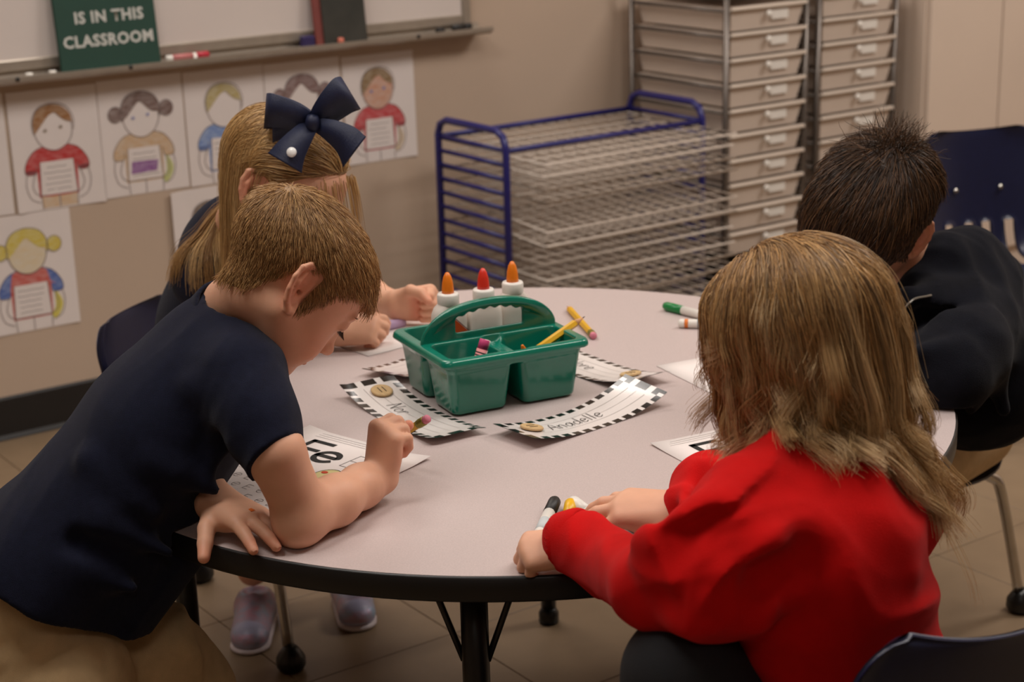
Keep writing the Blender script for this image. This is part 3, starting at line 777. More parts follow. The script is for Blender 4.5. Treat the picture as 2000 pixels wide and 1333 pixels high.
M_crpk = mat('pink_crayon', (228, 80, 140), .5, var=.1); M_crpw = mat('pink_crayon_wrap', (222, 140, 140), .6, var=.1)
M_crpu = mat('purple_crayon', (104, 40, 90), .5)
def crayon_obj(a, b, tipm, wrapm, label, flat_end=False, r=.0046):
    a = Vector(a); b = Vector(b); L = (b - a).length; root = empty('crayon', a, label=label, cat='crayon'); M = axisM((0, 0, 0), b - a)
    MB().lathe([(r, .004), (r, L - .014)], 14, M).build('wrapper', wrapm, root, True)
    pr = [(r * .96, L - .014), (r * .96, L - .0005), (r * .9, L)] if flat_end else [(r * .96, L - .014), (r * .92, L - .011), (r * .45, L - .001), (r * .2, L)]
    MB().lathe(pr, 14, M).build('wax_tip', tipm, root, True)
    MB().lathe([(r * .3, 0), (r * .96, .0006), (r * .96, .004)], 14, M).build('wax_end', tipm, root, True)
    for z in (L - .020, L - .024): MB().lathe([(r * 1.01, z), (r * 1.02, z + .0004), (r * 1.01, z + .0018)], 14, M).build('stripe', M_ink, root, True)
crayon_obj(CP(-.066, -.060, .012), CP(-.031, -.052, .093), M_crpk, M_crpw, 'pink crayon leaning in the front left cup of the caddy', True, .0074)
crayon_obj(CP(-.072, -.030, .05), CP(-.093, -.066, .078), M_crpu, M_crpu, 'dark purple crayon low in the front left cup of the caddy')
crayon_obj(CP(.05, -.04, .018), CP(.022, -.060, .079), M_orcap, M_orcap, 'orange crayon just showing in the front right cup of the caddy')
crayon_obj(CP(-.05, -.035, .012), CP(-.0245, -.046, .089), M_white, M_white, 'white crayon behind the pink crayon in the caddy', True, .0052)
def marker(p, d, capm, label, L=.118, bandm=None, tipend=True, name='marker'):
    """white barrel; the coloured cap is at the end d points to"""
    root = empty(name, p, label=label, cat='marker'); M = axisM((0, 0, 0), d); r = .0072
    MB().lathe([(.003, 0), (.0055, .0006), (r, .004), (r, L - .042)], 16, M).build('barrel', M_white, root, True)
    if bandm:
        MB().lathe([(r * 1.015, .010), (r * 1.015, .016)], 16, M).build('colour_band', bandm, root, True)
        MB().lathe([(r * 1.012, .03), (r * 1.012, .062)], 16, M).build('label_sleeve', mat('pale_print', (206, 212, 214), .5), root, True)
    MB().lathe([(r * 1.05, L - .042), (r * 1.05, L - .006), (r * .8, L - .001), (r * .3, L)], 16, M).build('cap', capm, root, True)
    return root
M_gm = mat('green_marker_cap', (18, 128, 62), .35); M_om = mat('orange_band', (236, 130, 50), .5)
marker((.352, 2.662, TZ + .0077), (-.097, .111, 0), M_gm, 'green capped marker lying by the red-shirted girl’s hair', .15, M_gm)
marker((.266, 2.668, TZ + .0077), (.098, -.018, 0), M_om, 'white marker with orange band beside the green marker', .13, M_om)

# ------------------------------------------------------------------ sheets on the table
def sheet(name, corner, ax, label, w_=SW, h_=SH, lift=0.0, z=0):
    """corner = page lower-left, ax = page x direction"""
    root = empty(name, (corner[0], corner[1], TZ + z), math.atan2(ax[1], ax[0]), label, 'paper')
    nx, ny = 6, 8; V = []; F = []
    for k in (.0012, .0006):
        for j in range(ny + 1):
            for i in range(nx + 1): V.append((w_ * i / nx, h_ * j / ny, k + lift * (abs(i / nx - .5) * 2) ** 6 * (abs(j / ny - .5) * 2) ** 4))
    q = (nx + 1) * (ny + 1)
    for j in range(ny):
        for i in range(nx):
            a = j * (nx + 1) + i; F.append((a, a + 1, a + nx + 2, a + nx + 1)); F.append((q + a, q + a + nx + 1, q + a + nx + 2, q + a + 1))
    for i in range(nx):
        F.append((i + 1, i, q + i, q + i + 1)); a = ny * (nx + 1) + i; F.append((a, a + 1, q + a + 1, q + a))
    for j in range(ny):
        a = j * (nx + 1); F.append((a, a + nx + 1, q + a + nx + 1, q + a)); a += nx; F.append((a + nx + 1, a, q + a, q + a + nx + 1))
    obj('page', V, F, M_paper, root, True)
    return root
HZ = .0016
def glyphE(x, y, h): return [[(x, y), (x, y + h)], [(x, y + h), (x + h * .62, y + h)], [(x, y + h * .5), (x + h * .55, y + h * .5)], [(x, y), (x + h * .62, y)]]
def glyphe(x, y, h):
    c = h * .5; return [[(x + .02 * h, y + c * 1.05), (x + h * .93, y + c * 1.05)] + arc(x + c, y + c, c * .95, c * .95, 8, 320, 20)]
def worksheet(root, big=True):
    b = MB()
    for s in glyphE(.043, .190, .055): b.ribbon(s, .0085, HZ, None)
    for s in glyphe(.082, .190, .036): b.ribbon(s, .0085, HZ + .0001, None)
    b.build('big_letters', M_ink, root)
    b = MB()
    for j in range(4):
        for i in range(8):
            x, y = .022 + i * .022, .022 + j * .024
            for s in (glyphE(x, y, .013) if (i + j) % 2 else glyphe(x, y, .011)): b.ribbon(s, .0007, HZ, None)
    for j in range(3): b.ribbon([(.015, .12 + .010 * j), (.2, .12 + .010 * j)], .0006, HZ, None)
    for j in range(3): b.ribbon([(.015, .259 + .006 * j), (.2, .259 + .006 * j)], .0006, HZ, None)
    for s in glyphE(.135, .195, .04): b.ribbon(s, .0009, HZ, None)
    for s in glyphe(.165, .195, .026): b.ribbon(s, .0009, HZ, None)
    b.build('trace_letters', M_grey, root)
    MB().flat(arc(.146, .158, .018, .0225, 0, 360, 28)[:-1], HZ).build('egg_picture', mat('egg_yellow', (226, 212, 150), .7), root)
    b = MB(); b.ribbon(arc(.146, .158, .018, .0225, 0, 360, 28)[:-1], .0012, HZ + .0002, None, closed=True); b.build('egg_outline', M_ink, root)
    MB().flat(arc(.137, .166, .005, .004, 0, 360, 12)[:-1], HZ + .0003).build('egg_spot', mat('crayon_red', (206, 70, 34), .7), root)
s1 = sheet('worksheet', (-.451, 2.012), (.78, -.62), 'letter E worksheet with egg picture under the navy-shirted boy’s arm', lift=.004); worksheet(s1)
s2 = sheet('worksheet', (.307, 1.882), (.883, .47), 'letter E worksheet beside the girl in red', lift=.002); worksheet(s2)
s3 = sheet('paper_sheet', (.559, 2.394), (-.434, .90), 'white sheet with faint lines in front of the black-jacketed boy')
b = MB()
for j in range(6): b.ribbon([(.03 + .01 * (j % 2), .2 - j * .024), (.10 + .03 * (j % 3), .2 - j * .024)], .0008, HZ, None)
b.build('faint_lines', M_lt, s3)
s4 = sheet('paper_sheet', (-.221, 2.556), (.76, .65), 'white sheet under the hands of the girl with the bow')
# name tags
LET = {
 'A': [[(0, 0), (.34, 1), (.62, 0)], [(.14, .4), (.52, .4)]], 'N': [[(0, 0), (.05, 1)], [(.05, 1), (.5, 0)], [(.5, 0), (.58, 1)]],
 'n': [[(0, .6), (.02, 0)], [(.02, .4), (.16, .6), (.34, .55), (.38, 0)]], 'a': [[(.42, .5), (.25, .62), (.05, .45), (.03, .15), (.2, 0), (.4, .25), (.43, .58), (.45, 0)]],
 'd': [[(.42, .45), (.22, .58), (.04, .4), (.04, .12), (.2, 0), (.4, .2)], [(.44, 1.05), (.44, 0)]], 'e': [[(.03, .3), (.4, .36), (.36, .58), (.18, .62), (.03, .4), (.06, .1), (.22, 0), (.42, .12)]],
 'l': [[(.08, 1.05), (.08, 0)]], 'o': [[(.2, .6), (.04, .45), (.04, .15), (.2, 0), (.38, .15), (.38, .45), (.2, .6)]], 'r': [[(.04, .6), (.06, 0)], [(.06, .35), (.2, .6), (.34, .55)]],
}
ADV = {'A': .78, 'N': .78, 'n': .58, 'a': .62, 'd': .62, 'e': .58, 'l': .32, 'o': .55, 'r': .48}
M_tagp = mat('laminated_card', (234, 226, 222), .22, var=.012, coat=.4); M_tagb = mat('black_stripe', (26, 24, 24), .22, coat=.4)
def name_tag(c, d, label, text, curl=(.02, .02), L=.248, Wd=.082, btn=-.088, flip=False, skew=0.0, twist=0.0, z=0.001, tx=-.062):
    root = empty('name_tag', (c[0], c[1], TZ + z), math.atan2(d[1], d[0]), label, 'name tag', 'name tags around the caddy')
    def fz(x, y):
        s = x / (L / 2); return (curl[1] if s > 0 else curl[0]) * abs(s) ** 2.2 + twist * s * y / (Wd / 2) * (s > 0)
    ns = 40; V = []; F = []; mi = []
    ys = [-Wd / 2, -Wd / 2 + .0095] + [-Wd / 2 + .0095 + (Wd - .019) * k / 6 for k in range(1, 6)] + [Wd / 2 - .0095, Wd / 2]; ny = len(ys)
    for k in (0, -.0007):
        for i in range(ns + 1):
            for j, y in enumerate(ys):
                x = -L / 2 + L * i / ns; xx = x + skew * (1 if abs(y) > Wd / 2 - .001 else 0) * (1 if y > 0 else -1)
                V.append((xx, y, fz(x, y) + k))
    q = (ns + 1) * ny
    for i in range(ns):
        for j in range(ny - 1):
            a = i * ny + j; F.append((a, a + ny, a + ny + 1, a + 1))
            bd = j in (0, ny - 2); en = i in (0, 1, ns - 1, ns - 2)
            blk = (bd and i % 3 != 2) or (en and not bd and j % 3 != 2)
            mi.append(1 if blk else 0)
            F.append((q + a, q + a + 1, q + a + ny + 1, q + a + ny)); mi.append(0)
    obj('card', V, F, None, root, True, [M_tagp, M_tagb], mi)
    b = MB(); h = .0006
    for y in (-.016, 0.0, .016): b.ribbon([(-L * .42 + L * .84 * i / 24, y) for i in range(25)], .0006 if y else .0005, h, fz=fz)
    b.build('writing_lines', M_lt, root)
    if text:
        b = MB(); x = tx; S = .022
        for ch in text:
            for st in LET[ch]:
                P = smoothpts([(x + p[0] * S + p[1] * S * .12, -.010 + p[1] * S) for p in st], 3)
                if flip: P = [(-p[0], -p[1]) for p in P]
                b.ribbon(P, .0011, h + .0002, fz=fz)
            x += ADV[ch] * S
        b.build('handwriting', M_ink, root)
    bx = -btn if flip else btn; zz = fz(bx, 0)
    tl = Matrix.Translation((bx, 0.004, zz + .0008)) @ Matrix.Rotation(-math.atan((fz(bx + .002, 0) - fz(bx - .002, 0)) / .004), 4, 'Y')
    bt = MB().lathe([(.012, 0), (.0155, .0012), (.0160, .0030), (.0145, .0045), (.0125, .0042), (.0005, .0042)], 28, tl).build('wooden_button', M_wood, root, True)
    bt['label'] = 'round light wood button'
    b = MB()
    for y in (-.0035, .0035): b.box((-.007, y - .0006, .00425), (.007, y + .0006, .0047), tl)
    b.build('slot', mat('burnt_brown', (58, 38, 24), .7), bt)
name_tag((.092, 2.232), (.756, .654), 'striped name tag with a full handwritten name, right in front of the caddy', 'Anadelle', (.016, .024), twist=.004)
name_tag((-.142, 2.270), (.545, -.838), 'striped name tag left of the caddy by the boy’s pencil', 'Nor', (.020, .010), skew=.006, tx=-.05)
name_tag((.118, 2.462), (.60, -.80), 'striped name tag right of the caddy, button end outward', 'Nore', (.003, .018), btn=.082, skew=.006, flip=False, tx=-.05)
name_tag((-.120, 2.535), (-.56, -.82), 'striped name tag half hidden behind the left of the caddy', None, (.002, .012), btn=-.07)
# markers under the hands of the girl in red
marker((.020, 1.800, TZ + .0077), (.028, .135, 0), M_base, 'black capped marker at the hand of the girl in red', .13, M_base)
M_ym = mat('yellow_marker_cap', (240, 186, 24), .35)
marker((.052, 1.795, TZ + .0077), (.012, .12, 0), M_ym, 'yellow capped marker at the hand of the girl in red', .125, M_ym)
marker((.122, 1.797, TZ + .0077), (-.055, .125, 0), M_white, 'white ended marker with green print between the girl’s hands', .14, M_gm)
marker((.176, 1.780, TZ + .0077), (-.050, .080, 0), mat('lilac_cap', (180, 166, 190), .4), 'pale lilac marker under the red girl’s far hand', .10, mat('purple_band', (90, 70, 110), .5))

# ================================================================== people
M_skin = mat('skin', (226, 172, 142), .52, var=.03, scale=60, sss=.12, attr='tint', bump=.04, bscale=700, spec=.35)
M_hair = mat('hair', (255, 255, 255), .40, var=.0, scale=5, attr='tint', spec=.4)
M_poly = mat('navy_knit', (25, 28, 46), .9, var=.12, scale=120, bump=.5, bscale=1400, sheen=.08, spec=.12)
M_jack = mat('black_fleece', (20, 21, 29), .92, var=.14, scale=60, bump=.5, bscale=900, sheen=.06, spec=.1)
M_red = mat('red_fleece', (210, 18, 18), .95, var=.06, scale=40, bump=.5, bscale=1100, sheen=.06, spec=.1)
M_khaki = mat('khaki_twill', (208, 178, 134), .85, var=.08, scale=50, bump=.4, bscale=1300)
M_legg = mat('dark_leggings', (22, 23, 28), .85, var=.1, bump=.3, bscale=900)
def nrm(v): v = A3(v); return v / np.linalg.norm(v)
def headR(f, roll=0):
    f = nrm(f); r = nrm(np.cross(f, (0, 0, 1))); u = np.cross(r, f)
    c, s = math.cos(roll), math.sin(roll); r2 = r * c - u * s; u2 = r * s + u * c
    return np.stack([r2, f, u2], 1)
def poly_sd(poly, Y, Z):
    """signed distance, positive inside"""
    d = np.full(np.broadcast(Y, Z).shape, 1e9); ins = np.zeros(d.shape, bool); n = len(poly)
    for i in range(n):
        a = poly[i]; b = poly[(i + 1) % n]; ex, ey = b[0] - a[0], b[1] - a[1]
        t = np.clip(((Y - a[0]) * ex + (Z - a[1]) * ey) / (ex * ex + ey * ey), 0, 1)
        d = np.minimum(d, (Y - a[0] - t * ex) ** 2 + (Z - a[1] - t * ey) ** 2)
        c = ((a[1] > Z) != (b[1] > Z)) & (Y < (b[0] - a[0]) * (Z - a[1]) / ((b[1] - a[1]) or 1e-9) + a[0]); ins ^= c
    return np.where(ins, 1, -1) * np.sqrt(d)
BOY = [(.16, .064), (.16, .25), (-.25, .25), (-.25, -.066), (-.092, -.066), (-.066, -.060), (-.044, -.042), (-.038, -.012), (-.028, .024), (-.008, .038), (.002, .034), (.004, .012), (.007, -.022), (.020, -.010), (.030, .026), (.046, .046), (.066, .058)]
GIRL = [(.16, .066), (.16, .25), (-.25, .25), (-.25, -.06), (-.06, -.055), (-.034, -.03), (-.026, .02), (-.006, .034), (.016, .020), (.026, .020), (.040, .046), (.066, .060)]
class Head:
    def __init__(s, O, R, sc, neck, nr=(.040, .042), neckback=0.0, earx=.0735):
        s.O = A3(O); s.R = R; s.sc = sc
        f = Field((-.112, -.17, -.20), (.112, .125, .132), .0021); s.f = f
        f.ell((0, -.012, .036), (.070, .091, .070), .01); f.ell((0, .028, .031), (.058, .054, .053), .03)
        f.ell((0, .036, -.026), (.051, .048, .058), .03)
        for x in (-1, 1):
            f.ell((x * .027, .046, -.040), (.028, .034, .032), .02); f.cone((x * .048, .0, -.028), (x * .012, .058, -.078), .019, .015, .025)
        f.ell((0, .066, -.079), (.019, .015, .015), .018)
        f.cone((0, .082, .013), (0, .094, -.020), .0065, .0082, .016); f.ell((0, .0985, -.0225), (.0082, .0085, .0075), .008)
        for x in (-1, 1):
            f.ell((x * .0085, .0900, -.0260), (.0062, .0075, .0056), .006)
            f.ell((x * .029, .094, .012), (.017, .013, .0105), .012, '-')
            f.ell((x * .0285, .0735, .0115), (.0135, .0125, .0105), .004)
            f.cone((x * .012, .087, .0265), (x * .042, .077, .0275), .004, .003, .012)
            f.ell((x * .0042, .0955, -.0315), (.0024, .003, .003), .002, '-')
        f.ell((0, .0865, -.0440), (.015, .0070, .0050), .005); f.ell((0, .0845, -.0535), (.0135, .0072, .0058), .005)
        f.cone((-.016, .0890, -.0495), (.016, .0890, -.0495), .0012, .0012, .003, '-')
        nb = (A3(neck) - s.O) @ R / sc
        f.cone((0, -.022 + neckback, -.035), nb, nr[0], nr[1], .03)
        s.ne = Field(f.lo, f.lo + (f.n - 1) * f.res, f.res); s.ne.F = f.F.copy()
        for x in (-1, 1):
            c, sn = math.cos(.30), math.sin(.30); t = math.radians(16)
            # ear frame: U up along the ear (leaning back), W backwards, Nn outwards
            U = A3((0, -math.sin(t), math.cos(t))); Wb = A3((x * .50, -.86 * math.cos(t), -.86 * math.sin(t))); Nn = nrm(np.cross(U, Wb)) * 1.0
            if Nn[0] * x < 0: Nn = -Nn
            C = A3((x * earx, -.010, .002))
            def E(w_, u_, n_=0): return C + (Wb * w_ + U * u_) * 1.14 + Nn * n_
            rim = [E(-.011, .004), E(-.012, .016), E(-.006, .0275), E(.004, .0300), E(.013, .0240), E(.0165, .012), E(.0150, -.002), E(.0095, -.014), E(.001, -.0235), E(-.006, -.0235), E(-.0085, -.016)]
            f.ell(E(.001, .003, -.003), (.0045, .0170, .0295), .004, '+', np.stack([Nn, nrm(Wb), U], 1))
            f.chain(rim, [.0030, .0030, .0032, .0034, .0034, .0034, .0032, .0034, .0048, .0046, .003], .0022)
            f.chain([E(.004, .020, .000), E(.009, .008, .001), E(.007, -.006, .001)], [.0026, .003, .0026], .003)
            f.ell(E(-.0010, .0005, .0030), (.0062, .0078, .0115), .003, '-', np.stack([Nn, nrm(Wb), U], 1))
            f.cone(E(-.004, -.002, .0), E(-.006, -.002, -.008), .0032, .003, .002, '-')
            s.earc = getattr(s, 'earc', []) + [C]
    low = 1.0
    def W(s, P): return s.O + (np.asarray(P) * s.sc) @ s.R.T
    def L(s, P): return ((np.asarray(P) - s.O) @ s.R) / s.sc
    def skin(s):
        V, Q = s.f.mesh(1); c = np.ones((len(V), 3))
        def spot(p, r, col, st):
            d = np.linalg.norm((V - A3(p)) / A3(r), axis=1); w = np.clip(1.3 - d, 0, 1)[:, None] ** 1.0 * st
            c[:] = c * (1 - w) + c * A3(col) * w
        for x in (-1, 1):
            spot((x * .035, .062, -.034), (.026, .03, .022), (1.0, .82, .80), .7); spot((x * .078, -.012, .004), (.02, .024, .036), (1.0, .74, .68), .8)
            spot((x * .0285, .086, .0055), (.017, .012, .0028), (.55, .42, .38), .9); spot((x * .028, .090, .013), (.017, .014, .008), (.96, .84, .84), .5)
        spot((0, .0880, -.0455), (.015, .010, .0048), (.88, .52, .52), .95); spot((0, .0865, -.0540), (.014, .010, .0055), (.90, .54, .54), .95)
        spot((0, .100, -.024), (.014, .012, .012), (1.0, .80, .77), .6); spot((0, .070, -.080), (.018, .02, .015), (1, .88, .85), .5)
        return s.W(V), Q, c
    def cap(s, poly, t, fuzz=.012, bulge=None):
        """hair mass over the scalp; outside the hairline it sinks below the skin"""
        g = s.ne; Y = g.ax[1][:, None]; Z = g.ax[2][None, :]; sd = poly_sd(poly, Y, Z)
        tt = np.where(sd > 0, t * np.clip(sd / fuzz, 0, 1) ** .6 * (s.low + (1 - s.low) * np.clip((Z + .02) / .07, 0, 1)), -.004 - .01 * np.clip(-sd / .01, 0, 1))
        h = Field(g.lo, g.lo + (g.n - 1) * g.res, g.res); h.F = (g.F - tt[None]).astype(np.float32)
        if bulge is not None: bulge(h)
        s.capf = h; V, Q = h.mesh(2); return V, Q
    def roots(s, poly, n, fld=None, center=(0, -.01, .03), marg=.0):
        fld = fld or s.ne; d = RNG.normal(size=(n * 3, 3)); d /= np.linalg.norm(d, axis=1, keepdims=True)
        c = A3(center); r = np.full(len(d), .03)
        for _ in range(24): r = r - fld.sample(c + d * r[:, None]) * .9
        P = c + d * np.clip(r, .02, .16)[:, None]
        ok = (poly_sd(poly, P[:, 1], P[:, 2]) > marg) & (np.abs(fld.sample(P)) < .002); return P[ok][:n]
def strand_mesh(P, rad, colr, colt, taper=.35):
    """P (n,k,3) paths -> thin three-sided tubes with per-vertex colours"""
    n, k, _ = P.shape; T = np.gradient(P, axis=1); T /= np.linalg.norm(T, axis=2, keepdims=True) + 1e-9
    ref = RNG.normal(size=(n, 1, 3)); X = np.cross(T, ref); X /= np.linalg.norm(X, axis=2, keepdims=True) + 1e-9; Yv = np.cross(T, X)
    t = np.linspace(0, 1, k)[None, :, None]; rr = (np.asarray(rad).reshape(-1, 1, 1)) * (1 - (1 - taper) * t ** 2)
    V = np.stack([P + (X * math.cos(a) + Yv * math.sin(a)) * rr for a in (0, 2.0944, 4.1888)], 2).reshape(-1, 3)
    C = np.repeat((colr[:, None] * (1 - t) + colt[:, None] * t)[:, :, None], 3, 2).reshape(-1, 3)
    i = np.arange(n)[:, None, None] * k * 3; j = np.arange(k - 1)[None, :, None] * 3; m = np.arange(3)[None, None]; m2 = (m + 1) % 3
    Q = np.stack([i + j + m, i + j + m2, i + j + 3 + m2, i + j + 3 + m], -1).reshape(-1, 4); return V, Q, C
def L3(*c): return A3([lin(x) for x in c])
def join(chunks):
    V = []; Q = []; C = []; o = 0
    for (v, q, c) in chunks: V.append(v); Q.append(q + o); C.append(c); o += len(v)
    return np.concatenate(V), np.concatenate(Q), np.concatenate(C)
def short_hair(h, poly, n, cols, parent, length, whorl=(0.0, -.070, .098), t=.007, rad=.00042, lift=.35, spikes=0, K=7, forward=.0, bulge=None):
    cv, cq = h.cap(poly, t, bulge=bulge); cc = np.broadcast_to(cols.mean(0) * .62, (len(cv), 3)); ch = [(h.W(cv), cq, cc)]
    R = h.roots(poly, n, h.capf if bulge else None); N_ = h.ne.grad(R); g = h.capf
    fl = R - A3(whorl); fl += A3((0, forward, 0)) * .1
    fl -= N_ * np.sum(fl * N_, 1, keepdims=True); fl /= np.linalg.norm(fl, axis=1, keepdims=True) + 1e-9
    down = A3((0, 0, -1)) - N_ * (-N_[:, 2:3]); sidew = np.clip((.045 - R[:, 2:3]) / .05, 0, 1); fl = fl * (1 - .5 * sidew) + down * .5 * sidew
    fl += RNG.normal(scale=.12, size=fl.shape); fl /= np.linalg.norm(fl, axis=1, keepdims=True)
    ln = length(R) * RNG.uniform(.75, 1.15, len(R)); P = np.zeros((len(R), K, 3)); p = R + N_ * (t * .35); P[:, 0] = p; d = fl + N_ * lift
    for k in range(1, K):
        d /= np.linalg.norm(d, axis=1, keepdims=True) + 1e-9; p = p + d * (ln / (K - 1))[:, None]
        s_ = g.sample(p); gr = g.grad(p); need = (.0004 + .0012 * k / K * RNG.uniform(.2, 1.5, len(R))) - s_
        p = p + gr * np.clip(need, 0, .01)[:, None]; P[:, k] = p
        d = d * .8 + fl * .2 - gr * (.06 + .10 * (s_ > .004))[:, None]
    w_ = RNG.random((len(R), 1)); ci = RNG.integers(0, len(cols), len(R)); base = cols[ci] * RNG.uniform(.75, 1.2, (len(R), 1))
    v, q, c = strand_mesh(h.W(P.reshape(-1, 3)).reshape(P.shape), np.full(len(R), rad * h.sc), base, base * 1.08); ch.append((v, q, c))
    if spikes:
        R = A3(whorl) + RNG.normal(scale=.017, size=(spikes, 3)); 
        for _ in range(4): R = R - h.ne.grad(R) * h.ne.sample(R)[:, None]
        N_ = h.ne.grad(R); d = N_ * 1.0 + RNG.normal(scale=.5, size=R.shape) + A3((0, -.15, .2)); P = np.zeros((len(R), K, 3)); p = R.copy(); P[:, 0] = p
        for k in range(1, K):
            d /= np.linalg.norm(d, axis=1, keepdims=True); p = p + d * .0065; P[:, k] = p; d = d + RNG.normal(scale=.16, size=d.shape) - A3((0, 0, .06))
        b2 = cols[RNG.integers(0, len(cols), len(R))]
        v, q, c = strand_mesh(h.W(P.reshape(-1, 3)).reshape(P.shape), np.full(len(R), rad), b2, b2); ch.append((v, q, c))
    V, Q, C = join(ch); return fast_obj('hair', V, Q, M_hair, parent, C)
def long_hair(h, poly, n, cols, tips, parent, ztip, body, bias=(0, 0, 0), K=30, step=.0125, rad=.00055, wave=.004, t=.008, whorl=(0, -.03, .11), clumps=220, off=.004, back=.5, flow=None, stiff=.62, bulge=None, lmax=None, hug=6, lock=.72):
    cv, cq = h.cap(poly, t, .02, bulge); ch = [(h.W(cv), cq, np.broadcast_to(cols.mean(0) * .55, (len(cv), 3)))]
    R = h.roots(poly, n, h.capf); N_ = h.capf.grad(R); n = len(R)
    fl = R - A3(whorl) + A3((0, -back * .06, 0))
    if flow is not None: fl = flow(R)
    fl -= N_ * np.sum(fl * N_, 1, keepdims=True); fl /= np.linalg.norm(fl, axis=1, keepdims=True) + 1e-9
    p = h.W(R + N_ * .001); d = fl @ h.R.T; g0 = A3((0, 0, -1)) + A3(bias)
    zt = ztip(R) + RNG.normal(scale=.018, size=n) ; P = np.zeros((n, K, 3)); P[:, 0] = p; ln = np.zeros(n)
    # each strand gets the length that brings its tip near the wanted height
    total = np.clip((p[:, 2] - zt) + .35 * np.linalg.norm(R[:, :2], axis=1) + .02, .03, lmax or 1); st = total / (K - 1)
    layer = RNG.uniform(.2, 1.6, n)
    for k in range(1, K):
        sf = (stiff(R)[:, None] if k < hug else .5) if callable(stiff) else stiff; d = d * sf + g0 * (1 - sf) * .55; d /= np.linalg.norm(d, axis=1, keepdims=True); p = p + d * st[:, None]
        for _ in range(2):
            lp = h.L(p); s_ = h.capf.sample(lp) * h.sc; inside = np.all((lp > h.capf.lo + .01) & (lp < h.capf.lo + (h.capf.n - 2) * h.capf.res), axis=1)
            gr = h.capf.grad(lp) @ h.R.T; need = np.where(inside, np.clip(off * layer * min(1, k / 4) - s_, 0, .02), 0); p = p + gr * need[:, None]
            dn = np.sum(d * gr, 1); d = d - gr * np.where((need > 0) & (dn < 0), dn, 0)[:, None]
            if k < hug:
                ov = np.where(inside, np.clip(s_ - off * layer, 0, .02), 0) * .7; p = p - gr * ov[:, None]; d = d - gr * np.where((ov > 0) & (dn > 0), dn, 0)[:, None]; d /= np.linalg.norm(d, axis=1, keepdims=True) + 1e-9
            for B in body:
                s_ = B.sample(p); m = np.clip(.006 * layer - s_, 0, .03) * (s_ > -.05); gr = B.grad(p); p = p + gr * m[:, None]
                dn = np.sum(d * gr, 1); d = d - gr * np.where((m > 0) & (dn < 0), dn, 0)[:, None]
        P[:, k] = p
    # clumps and waves
    gi = RNG.choice(n, min(clumps, n), replace=False); mid = P[:, K // 2]; dist = ((mid[:, None] - mid[gi][None]) ** 2).sum(-1); near = gi[np.argmin(dist, 1)]
    tt = np.linspace(0, 1, K)[None, :, None]; sp = RNG.normal(scale=.004, size=(n, 1, 3))
    w_ = lock * np.clip((tt - .15) / .5, 0, 1) * RNG.uniform(.6, 1, (n, 1, 1)) ** .6; P = P * (1 - w_) + (P[near] + sp * (.4 + tt)) * w_
    ph = (near * 1.37 % 6.28)[:, None, None]; ax = np.stack([np.sin(near * 2.1), np.cos(near * 2.1), .2 * np.sin(near)], 1)[:, None]
    am = wave * (.5 + (near * .618 % 1))[:, None, None]
    P = P + ax * am * (.14 * np.clip((tt - .2) / .5, 0, 1) + 1.4 * np.clip((tt - .6) / .4, 0, 1) ** 1.5) * np.sin(ph + tt * (8 + (near % 7)[:, None, None]))
    ci = ((near * 7 + RNG.integers(0, 2, n)) % len(cols)); base = cols[ci] * RNG.uniform(.7, 1.25, (n, 1)); tp = tips[near % len(tips)] * RNG.uniform(.8, 1.15, (n, 1))
    v, q, c = strand_mesh(P, rad * RNG.uniform(.7, 1.3, n), base, tp); ch.append((v, q, c)); V, Q, C = join(ch)
    return fast_obj('hair', V, Q, M_hair, parent, C)
def hand(f, wrist, F, B, side, curls, spread=(8, 2, -4, -10), thumb=None, sc=1.0, k=.0018):
    """adds a hand to field f. F fingers, B back of the hand, side +1 if the thumb is on F x B ... returns finger tips"""
    F = nrm(F); B = nrm(A3(B) - F * np.dot(B, F)); S = np.cross(F, B) * side; w_ = A3(wrist); s = sc
    lat = (.0195, .0066, -.0064, -.0188); adv = (.053, .056, .0535, .048); ln = (.044, .049, .0455, .036); tips = []
    for i in range(4):
        m = w_ + F * adv[i] * s + S * lat[i] * s + B * (.001, .003, .002, -.001)[i] * s
        f.cone(w_ + S * lat[i] * .62 * s, m, .0125 * s, .0096 * s, .010 * s)
    f.ell(w_ + F * .03 * s - B * .004 * s, (.024 * s, .028 * s, .0125 * s), .008 * s, '+', np.stack([S, F, B], 1))
    f.ell(w_ + F * .022 * s + S * .015 * s - B * .007 * s, (.012 * s, .019 * s, .011 * s), .008 * s, '+', np.stack([S, F, B], 1))
    for i in range(4):
        p = w_ + F * adv[i] * s + S * lat[i] * s + B * (.001, .003, .002, -.001)[i] * s
        a = math.radians(spread[i]); d0 = F * math.cos(a) + S * math.sin(a); ang = 0; rad = [.0078, .0070, .0063, .0054]
        cu = curls[i] if hasattr(curls[0], '__len__') else curls
        for j, fr in enumerate((.46, .30, .26)):
            ang += math.radians(cu[j]); d = d0 * math.cos(ang) - B * math.sin(ang); q = p + d * ln[i] * fr * s
            f.cone(p, q, rad[j] * s * (.9 if i == 3 else 1), rad[j + 1] * s * (.9 if i == 3 else 1), k * (.7 if j else 1.6)); p = q
        tips.append((p, d))
    p = w_ + F * .012 * s + S * .016 * s - B * .004 * s; th = thumb or [(.7, .75, -.25), (.55, .85, -.2), (.4, .9, -.2)]
    for j, (L_, v) in enumerate(zip((.024, .021, .018), th)):
        d = nrm(S * v[0] + F * v[1] + B * v[2]); q = p + d * L_ * s; f.cone(p, q, (.0112, .0092, .0080)[j] * s, (.0092, .0080, .0064)[j] * s, .006 if j == 0 else .0025); p = q
    tips.append((p, d)); return tips
